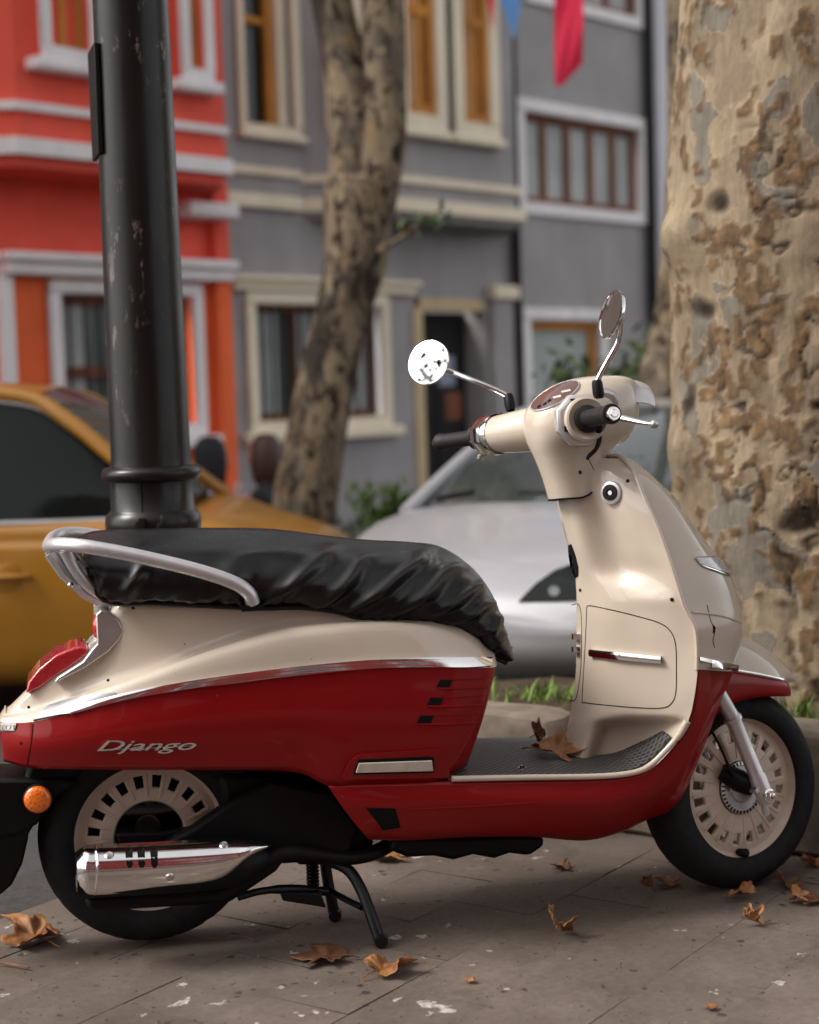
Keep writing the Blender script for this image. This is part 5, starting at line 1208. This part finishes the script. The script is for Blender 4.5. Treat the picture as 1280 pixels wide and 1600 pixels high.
# ------------------------------------------------------------------ cars
def car(name, label, loc, rz, paint, hood=1.0, gz=1.0, gx=0.0, mirrors=True, drop=0.0, bow=1.0):
    root = empty(name, tuple(loc), rz, label=label, cat='car'); Mx = wm(root)
    st = [0, -.07, -.28, -.65, -1.02, -1.6, -2.6, -3.4, -3.9, -4.15, -4.22]
    st = [x * hood if x > -1.25 else x + 1.25 * (1 - hood) for x in st]
    wd = [.42, .66, .79, .86, .88, .89, .89, .88, .84, .72, .5]
    zt_ = [.60, .68, .77, .85, .91, .93, .945, .965, .975, .95, .88]; zc_ = [.65, .735, .835, .92, .985, .98, .98, .99, 1.0, .98, .9]
    zc_ = [c_ - (drop if i < 5 else 0) for i, c_ in enumerate(zc_)]; zt_ = [c_ - (drop if i < 4 else 0) for i, c_ in enumerate(zt_)]
    rows = []
    for f in range(9):
        r = []
        for x, w, a, c_ in zip(st, wd, zt_, zc_):
            y, z = [(w * .86, .20), (w * .96, .27), (w * .99, min(.45, a * .55)), (w, .62 if a > .8 else a * .68), (w * .985, a - .12), (w * .965, a - .085), (w * .92, a), (w * .55, a + (c_ - a) * .75), (0, c_)][f]
            r.append(Vector((x, -y, z)))
        rows.append(r)
    gbody = loft(rows, 5, 3); mbb = MB().grid(gbody, mirror=True)
    for e_, s_ in ((0, 1), (-1, -1)):   # rounded nose and tail
        mbb.grid([[Vector((row[e_].x + s_ * .05 * (1 - q * q), -row[e_].y * q, row[e_].z)) for q in [1 - k / 6 for k in range(13)]] for row in gbody])
    body = mbb.build('body', paint, root, angle=None, M=Mx)
    dx = 1.25 * (1 - hood)
    V = lambda x, y, z: Vector((x + dx + (gx * max(0, z - .95) / .45), y, z if z < .95 else .95 + (z - .95) * gz))
    def arcp(x0, xc, y0, z0, zc, n=12): xc = x0 + (xc - x0) * bow; return [V(xc + (x0 - xc) * (q * q), y0 * q, zc + (z0 - zc) * q * q) for q in [(-1 + 2 * j / n) for j in range(n + 1)]]
    ws = [arcp(-1.27, -1.02, .74, .945, .99), arcp(-1.50, -1.29, .69, 1.14, 1.17), arcp(-1.78, -1.60, .62, 1.32, 1.355), arcp(-2.0, -1.86, .56, 1.405, 1.44)]
    MB().grid(ws).build('windscreen', M['screen_glass'], root, M=Mx)
    rf = [ws[-1], arcp(-2.5, -2.45, .56, 1.43, 1.475), arcp(-3.05, -3.1, .55, 1.40, 1.445)]
    MB().grid([cr([r[i] for r in rf], 4) for i in range(13)]).build('roof', paint, root, M=Mx)
    MB().grid([arcp(-3.05, -3.1, .55, 1.40, 1.445), arcp(-3.45, -3.55, .62, 1.2, 1.24), arcp(-3.75, -3.95, .68, .98, 1.0)]).build('rear_window', M['car_glass'], root, M=Mx)
    for sy in (-1, 1):
        lo_ = [V(-1.27, .75 * sy, .935), V(-2.0, .80 * sy, .935), V(-2.7, .80 * sy, .945), V(-3.4, .75 * sy, .96), V(-3.8, .69 * sy, .98)]
        up_ = [V(-1.30, .735 * sy, .97), V(-2.05, .575 * sy, 1.395), V(-2.6, .58 * sy, 1.415), V(-3.05, .57 * sy, 1.39), V(-3.75, .69 * sy, 1.0)]
        MB().grid(loft([lo_, [a.lerp(b_, .5) + Vector((0, .02 * sy, 0)) for a, b_ in zip(lo_, up_)], up_], 5, 4)).build('side_window', M['car_glass'], root, M=Mx)
        rail_ = cr([V(-1.16, .77 * sy, .925), V(-1.5, .70 * sy, 1.13), V(-1.8, .63 * sy, 1.31), V(-2.05, .58 * sy, 1.405), V(-2.6, .58 * sy, 1.43), V(-3.05, .57 * sy, 1.40), V(-3.45, .63 * sy, 1.2), V(-3.8, .70 * sy, .98)], 5)
        MB().tube(rail_, .036, 12).build('roof_pillar', paint, root, M=Mx)
        MB().tube([p + Vector((0, .012 * sy, -.034)) for p in rail_[2:30]], .009, 8).build('window_trim', M['steel'], root, M=Mx)
        MB().tube([p + Vector((0, .03 * sy, .0)) for p in cr(lo_, 5)], .012, 8).build('belt_trim', M['steel'], root, M=Mx)
        MB().tube([V(-2.42, .805 * sy, .94), V(-2.45, .70 * sy, 1.2), V(-2.48, .60 * sy, 1.40)], .03, 8).build('door_pillar', M['black'], root, M=Mx)
        for zx in (V(-1.97, .892 * sy, .70), V(-3.0, .885 * sy, .72)):
            MB().lathe([(0, .004), (.05, .003), (.062, .0), (.066, -.01)], zx, (0, sy, 0), 20).build('handle_cup', paint, root, M=Mx)
            MB().tube(cr([zx + Vector((-.10, .0, 0)), zx + Vector((-.06, .022 * sy, .004)), zx + Vector((.06, .022 * sy, .004)), zx + Vector((.10, .0, 0))], 4), .013, 10).build('door_handle', paint, root, M=Mx)
        for dxx in (-1.32, -2.42):
            MB().tube([V(dxx, .885 * sy, .32), V(dxx, .896 * sy, .6), V(dxx - .02, .875 * sy, .86), V(dxx - .02, .80 * sy, .93)], .003, 6).build('door_gap', M['gap'], root, M=Mx)
        if mirrors: MB().tube(cr([V(-1.5, .90 * sy, 1.0), V(-1.47, .97 * sy, 1.04), V(-1.45, 1.03 * sy, 1.05)], 4), [.03, .04, .05, .06, .07, .075, .075, .07, .06], 12).build('door_mirror', paint, root, M=Mx)
        for wx in (-.72 * hood + 0, -3.3 + dx):
            MB().lathe([(.0, .03), (.2, .03), (.21, .02), (.29, .02), (.31, .0), (.31, -.17)], Vector((wx, .80 * sy, .31)), (0, sy, 0), 36).build('wheel', M['rubber'], root, M=Mx)
            MB().lathe([(.0, .045), (.06, .04), (.18, .035), (.2, .02)], Vector((wx, .80 * sy, .31)), (0, sy, 0), 24).build('hubcap', M['steel'], root, M=Mx)
    return root, body
taxi, tb = car('taxi', 'yellow taxi with dark tinted side window parked behind the lamp post', K(-.22, 7.2 + .89, ROAD), -BETA, M['taxi'], hood=.68, gz=1.2, gx=.1, mirrors=False, drop=.045, bow=.25)
AA = math.radians(23)
hd = -R0 * math.sin(AA) - DH * math.cos(AA)
sil, sb = car('parked_car', 'silver hatchback parked nose on behind the scooter footboard', K(.24, 5.95, ROAD), math.atan2(hd.y, hd.x), M['car_silver'], gz=.84, gx=-.22, mirrors=False)
sil['category'] = 'car'
BS = bvh_of(sb)
def both_sides(o, root):
    Mx = wm(root); I_ = Mx.inverted(); Y = Matrix.Diagonal((1, -1, 1, 1))
    me = o.data.copy(); me.transform(Mx @ Y @ I_); me.flip_normals(); c_ = link(o.name.split('.')[0], me, None, root); return c_
hl_ = slab('headlamp', [(811, 941), (838, 914), (868, 893), (905, 880), (955, 884), (960, 915), (930, 938), (870, 940)], BS, M['car_glass'], sil, .008, .012, 3); both_sides(hl_, sil)
hb = slab('headlamp_bulb', [(866 + 9 * math.cos(k * .6283), 924 + 8 * math.sin(k * .6283)) for k in range(10)], bvh_of(hl_), M['dark_steel'], sil, .003, .004, 2); both_sides(hb, sil)
SM = wm(sil)
def onfront(name, y0, y1, z0, z1, mat, top=.006):     # a plate lying on the nose of the silver car
    vv = []; n = 16
    for k in range(n + 1):
        y = y0 + (y1 - y0) * k / n
        for z in (z0, z1):
            l, nn, i_, d_ = BS.ray_cast(SM @ Vector((1, y, z)), SM.to_3x3() @ Vector((-1, 0, 0)))
            if l is None: l = SM @ Vector((0, y, z)); nn = SM.to_3x3() @ Vector((1, 0, 0))
            if nn.dot(SM.to_3x3() @ Vector((1, 0, 0))) < 0: nn = -nn
            vv.append(l + nn * top)
    return solidify(mesh(name, vv, [(2 * k, 2 * k + 1, 2 * k + 3, 2 * k + 2) for k in range(n)], mat, sil), .012)
onfront('grille', -.24, .06, .665, .685, M['black'], .003); onfront('bumper', -.66, .66, .44, .585, M['car_trim'], .008); onfront('lower_intake', -.45, .45, .365, .44, M['gap'], .006); onfront('bumper_lip', -.6, .6, .33, .36, M['steel'], .014)
for sy in (-1, 1):
    p_ = SM @ Vector((-.02, .55 * sy, .29)); MB().lathe([(0, .03), (.05, .025), (.06, 0)], p_, SM.to_3x3() @ Vector((1, .2 * sy, 0)), 16).build('fog_lamp', M['lens_clear'], sil)
    MB().tube([SM @ Vector((-.98, .55 * sy, 1.0)), SM @ Vector((-1.06, .1 * sy - .3, 1.025))], .012, 8).build('wiper', M['black'], sil)
# ------------------------------------------------------------------ bunting
def flag(name, label, pts, Z, mat, thick=.01):
    root = empty(name, px(pts[0][0], pts[0][1], Z), label=label, cat='flag', group='bunting hung across the street')
    n = len(pts); vv = [Vector(px(u, v, Z + .05 * math.sin(i * 2.1))) for i, (u, v) in enumerate(pts)]
    o = mesh('cloth', vv, [tuple(range(n))], mat, root, smooth=False); solidify(o, thick)
    MB().tube([vv[0] + Vector((0, 0, .0)), vv[-1]], .008, 6).build('cord', M['black'], root)
    return root
flag('flag', 'long red flag with a slanted end hanging before the grey annexe', [(866, -60), (866, 60), (867, 136), (880, 132), (911, 98), (912, 40), (910, -60)], 13, M['flag_red'])
flag('flag', 'blue pennant hanging from the bunting line', [(772, -30), (803, 63), (820, -30)], 13, M['flag_blue'])
flag('flag', 'narrow red pennant beside the blue pennant', [(758, -30), (770, 47), (774, -30)], 13.05, M['flag_red'])
# ------------------------------------------------------------------ people at the cafe table, far behind
def person(label, loc, rz, top_m, hair_m, bottom_m):
    root = empty('person', tuple(loc), rz, label=label, cat='person'); Mx = wm(root)
    LOW = .17
    J = [(0, 0, .50), (.02, 0, .68), (.03, 0, .92), (.045, 0, 1.03), (.06, 0, 1.13), (.075, 0, 1.24),
         (.03, .17, .93), (.10, .22, .70), (.32, .14, .62), (.40, .10, .62), (.03, -.17, .93), (.10, -.22, .70), (.32, -.14, .62), (.40, -.10, .62),
         (.06, .10, .48), (.44, .12, .50), (.46, .12, .08), (.56, .12, .04), (.06, -.10, .48), (.44, -.12, .50), (.46, -.12, .08), (.56, -.12, .04)]
    J = [(x, y, z - LOW if i < 15 or i == 18 else z) for i, (x, y, z) in enumerate(J)]
    E_ = [(0, 1), (1, 2), (2, 3), (3, 4), (4, 5), (2, 6), (6, 7), (7, 8), (8, 9), (2, 10), (10, 11), (11, 12), (12, 13), (0, 14), (14, 15), (15, 16), (16, 17), (0, 18), (18, 19), (19, 20), (20, 21)]
    rad = [.15, .14, .15, .055, .085, .07, .07, .05, .04, .035, .07, .05, .04, .035, .09, .075, .05, .04, .09, .075, .05, .04]
    me = D.meshes.new('body'); me.from_pydata([tuple(Mx @ Vector(j)) for j in J], E_, [])
    o = link('body', me, top_m, root, smooth=False)
    sk = o.modifiers.new('skin', 'SKIN'); sk.use_smooth_shade = True
    for i, v in enumerate(me.skin_vertices[0].data): v.radius = (rad[i], rad[i]); v.use_root = i == 0
    subsurf(o, 2)
    hm_ = MB().lathe([(.0, .13), (.05, .12), (.085, .08), (.10, .02), (.095, -.05), (.07, -.10), (.0, -.12)], Mx @ Vector((.075, 0, 1.20 - LOW)), (0, 0, 1), 20).build('head', M['skin'], root)
    MB().lathe([(.0, .15), (.06, .14), (.10, .09), (.117, .02), (.115, -.08), (.10, -.18), (.07, -.22)], Mx @ Vector((.045, 0, 1.21 - LOW)), (0, 0, 1), 20).build('hair', hair_m, root)
    MB().tube([Mx @ Vector((.165, 0, 1.21 - LOW)), Mx @ Vector((.185, 0, 1.17 - LOW))], [.01, .016], 8).build('nose', M['skin'], root)
def cafe_chair(label, loc, rz):
    root = empty('cafe_chair', tuple(loc), rz, label=label, cat='chair', group='wooden cafe chairs'); Mx = wm(root)
    bevel(MB().box((0, 0, .25), (.40, .40, .04)).build('seat', M['wood'], root, M=Mx), .01)
    for sx in (-.17, .17):
        for sy in (-.17, .17): MB().tube([Vector((sx, sy, 0)), Vector((sx, sy, .62 if sx < 0 else .25))], .018, 8).build('leg', M['wood'], root, M=Mx)
    for z in (.38, .47, .56): MB().box((-.17, 0, z), (.02, .36, .06)).build('back_slat', M['wood'], root, M=Mx)
def at_u(u, Z, z): return K((u - 640) / F_PX * Z, Z, z)
GZ = ROAD - 0.0
person('person with long brown hair in black sitting on a cafe chair', at_u(428, 11.4, GZ), 2.6, M['cloth_black'], M['hair'], M['cloth_black'])
cafe_chair('wooden cafe chair under the person in black', at_u(432, 11.4, GZ), 2.6)
person('dark-haired person in pale blue seen past the lamp post', at_u(322, 11.2, GZ), .4, M['cloth_blue'], M['cloth_black'], M['cloth_black'])
cafe_chair('wooden cafe chair behind the lamp post', at_u(318, 11.2, GZ), .4)
cafe_chair('empty wooden cafe chair by the leaning tree', at_u(462, 11.0, GZ), 1.2)
tr = empty('cafe_table', tuple(at_u(376, 11.6, GZ)), label='small cafe table with a pink cloth beside the red pilaster', cat='table'); TM = wm(tr)
MB().lathe([(.0, .73), (.33, .73), (.34, .71), (.36, .52), (.35, .52)], TM @ Vector((0, 0, 0)), (0, 0, 1), 24).build('tablecloth', M['cloth_pink'], tr)
MB().tube([TM @ Vector((0, 0, 0)), TM @ Vector((0, 0, .72))], .03, 10).build('leg', M['wood'], tr)
for k in range(3): MB().lathe([(0, .1), (.035, .1), (.03, 0), (0, 0)], TM @ Vector((-.15 + k * .14, -.05 * k, .735)), (0, 0, 1), 12).build('cup', M['t_white'], tr)
# ------------------------------------------------------------------ fallen leaves
def leaf_mesh(seed, curl, size):
    r = random.Random(seed); n = 60; rings = 6; vv, ff = [Vector((0, 0, 0))], []
    lob = [(0, 1.0, .40), (.9, .88, .36), (-.9, .88, .36), (1.8, .66, .36), (-1.8, .66, .36)]
    lob = [(a + r.uniform(-.1, .1), b_ * r.uniform(.85, 1.1), c_) for a, b_, c_ in lob]
    for k in range(1, rings + 1):
        for j in range(n):
            q = -math.pi + 2 * math.pi * j / n; f = .5
            for (a, h, w) in lob:
                dq = (q - a + math.pi) % (2 * math.pi) - math.pi; f = max(f, h * math.exp(-(dq / w) ** 2 * .9))
            f *= 1 + .07 * math.sin(q * 17 + seed) * (k / rings)
            if abs(abs(q) - math.pi) < .25: f *= .6
            rr_ = f * k / rings * size; x, y = rr_ * math.cos(q), rr_ * math.sin(q)
            z = curl * size * ((k / rings) ** 2) * (.35 * math.cos(2 * q + seed) + .6 * noise.noise(Vector((x / size * 1.5, y / size * 1.5, seed * 1.7))) + .35)
            z += .05 * size * math.cos(5 * q) * (k / rings) * .5 + .03 * size * noise.noise(Vector((x / size * 5, y / size * 5, seed)))
            vv.append(Vector((x, y, z)))
    for j in range(n): ff.append((0, 1 + j, 1 + (j + 1) % n))
    for k in range(rings - 1):
        for j in range(n): j2 = (j + 1) % n; ff.append((1 + k * n + j, 1 + (k + 1) * n + j, 1 + (k + 1) * n + j2, 1 + k * n + j2))
    m0 = min(v.z for v in vv)
    return [Vector((v.x, v.y, v.z - m0)) for v in vv], ff
def fallen(label, u, v, size, seed, curl=.5, rz=0., tilt=(0, 0), mat='leaf', z=0.004, pos=None):
    p = pos or G(u, v, z)
    root = empty('fallen_leaf', tuple(p), label=label, cat='leaf', group='dry leaves fallen round the scooter')
    vv, ff = leaf_mesh(seed, curl, size); R_ = Matrix.Translation(p) @ Matrix.Rotation(rz, 4, 'Z') @ Matrix.Rotation(tilt[0], 4, 'X') @ Matrix.Rotation(tilt[1], 4, 'Y')
    b_ = mesh('blade', vv, ff, M[mat], root, M=R_); low = min((q.co.z for q in b_.data.vertices))
    off = (z - low) if not pos else 0
    for q in b_.data.vertices: q.co.z += off
    solidify(b_, .0008)
    s0 = R_ @ Vector((-.1 * size, 0, vv[0].z)); s1 = R_ @ Vector((-.75 * size, .06 * size, vv[0].z * .6 + .01 * size))
    MB().tube(cr([s0, s0.lerp(s1, .5) + Vector((0, 0, .05 * size)), s1], 3), [size * .018] * 5 + [size * .028, size * .03], 6).build('stalk', M[mat], root)
    for q in root.children[-1].data.vertices: q.co.z = max(q.co.z + off, z)
fallen('large curled brown leaf lying against the rear tyre', 55, 1470, .10, 1, .45, 2.4, (.1, -.1))
fallen('dry leaf with raised lobes in front of the centre stand', 600, 1519, .075, 2, .55, .6)
fallen('flat dark leaf behind the dry one by the centre stand', 515, 1497, .085, 3, .2, 2.9, mat='leaf_dark')
fallen('crumpled tan leaf on the pavement below the footboard', 868, 1462, .055, 4, .9, 1.2, (.5, .2))
fallen('small crumpled leaf in front of the front tyre', 1172, 1444, .035, 5, 1.0, .4, (.4, 0))
fallen('orange leaf touching the bottom of the front tyre', 1163, 1402, .05, 6, .5, 3.6, (.2, .1))
fallen('long dark leaf on the pavement beyond the front tyre', 1225, 1384, .055, 7, .6, .3, (.2, .3), 'leaf_dark')
fallen('curled orange leaf between the small crumpled leaf and the kerb', 1246, 1407, .035, 8, .9, 5.0, (.6, 0))
fallen('brown leaf at the foot of the kerb stones', 1270, 1352, .045, 9, .7, 1.9, (.3, -.2))
fallen('flat brown leaf under the belly of the scooter', 600, 1342, .07, 10, .25, .2)
fallen('pale brown leaf tucked against the back of the front tyre', 1046, 1380, .045, 11, .4, 2.2)
fallen('dark shrivelled leaf on the slabs under the front apron', 1010, 1393, .03, 12, .9, 1.0, (.3, .2), 'leaf_dark')
fallen('brown leaf flat on the slabs under the footboard', 878, 1354, .04, 13, .35, 4.0, mat='leaf_dark')
fallen('broken brown leaf on the slabs beside the curled orange leaf near the kerb', 1276, 1408, .045, 14, .5, 2.6, mat='leaf_dark')
fallen('tiny yellow leaf scrap on the open pavement', 733, 1532, .018, 15, .3, .8)
fallen('thin pale leaf scrap on bare slabs in front of the front tyre', 1113, 1574, .02, 16, .2, 2.5)
fm_o = [o for o in scooter.children if o.name.startswith('floor_mat')][0]
l, n = hit(856, 1180, bvh_of(fm_o))
fallen('big brown leaf lying on the ribbed floor mat', 0, 0, .085, 17, .35, -.35, (.12, .05), pos=l + Vector((.005, .0, .006)))
l2, n = hit(838, 1168, bvh_of(fm_o))
fallen('brown leaf standing upright on the floor mat', 0, 0, .058, 18, .3, .9, (1.25, .15), 'leaf_dark', pos=l2 + Vector((0, .01, .025)))
def twig(label, pts):
    tw = MB().tube(cr([G(u, v, .006) for u, v in pts], 4), .0022, 6).build('twig', M['leaf_dark']); tag(tw, label, 'twig')
twig('thin forked twig lying beside the rear tyre', [(300, 1466), (345, 1466), (365, 1458), (400, 1470)])
twig('short pale twig on the slabs near the large curled leaf', [(0, 1504), (25, 1508), (45, 1512)])
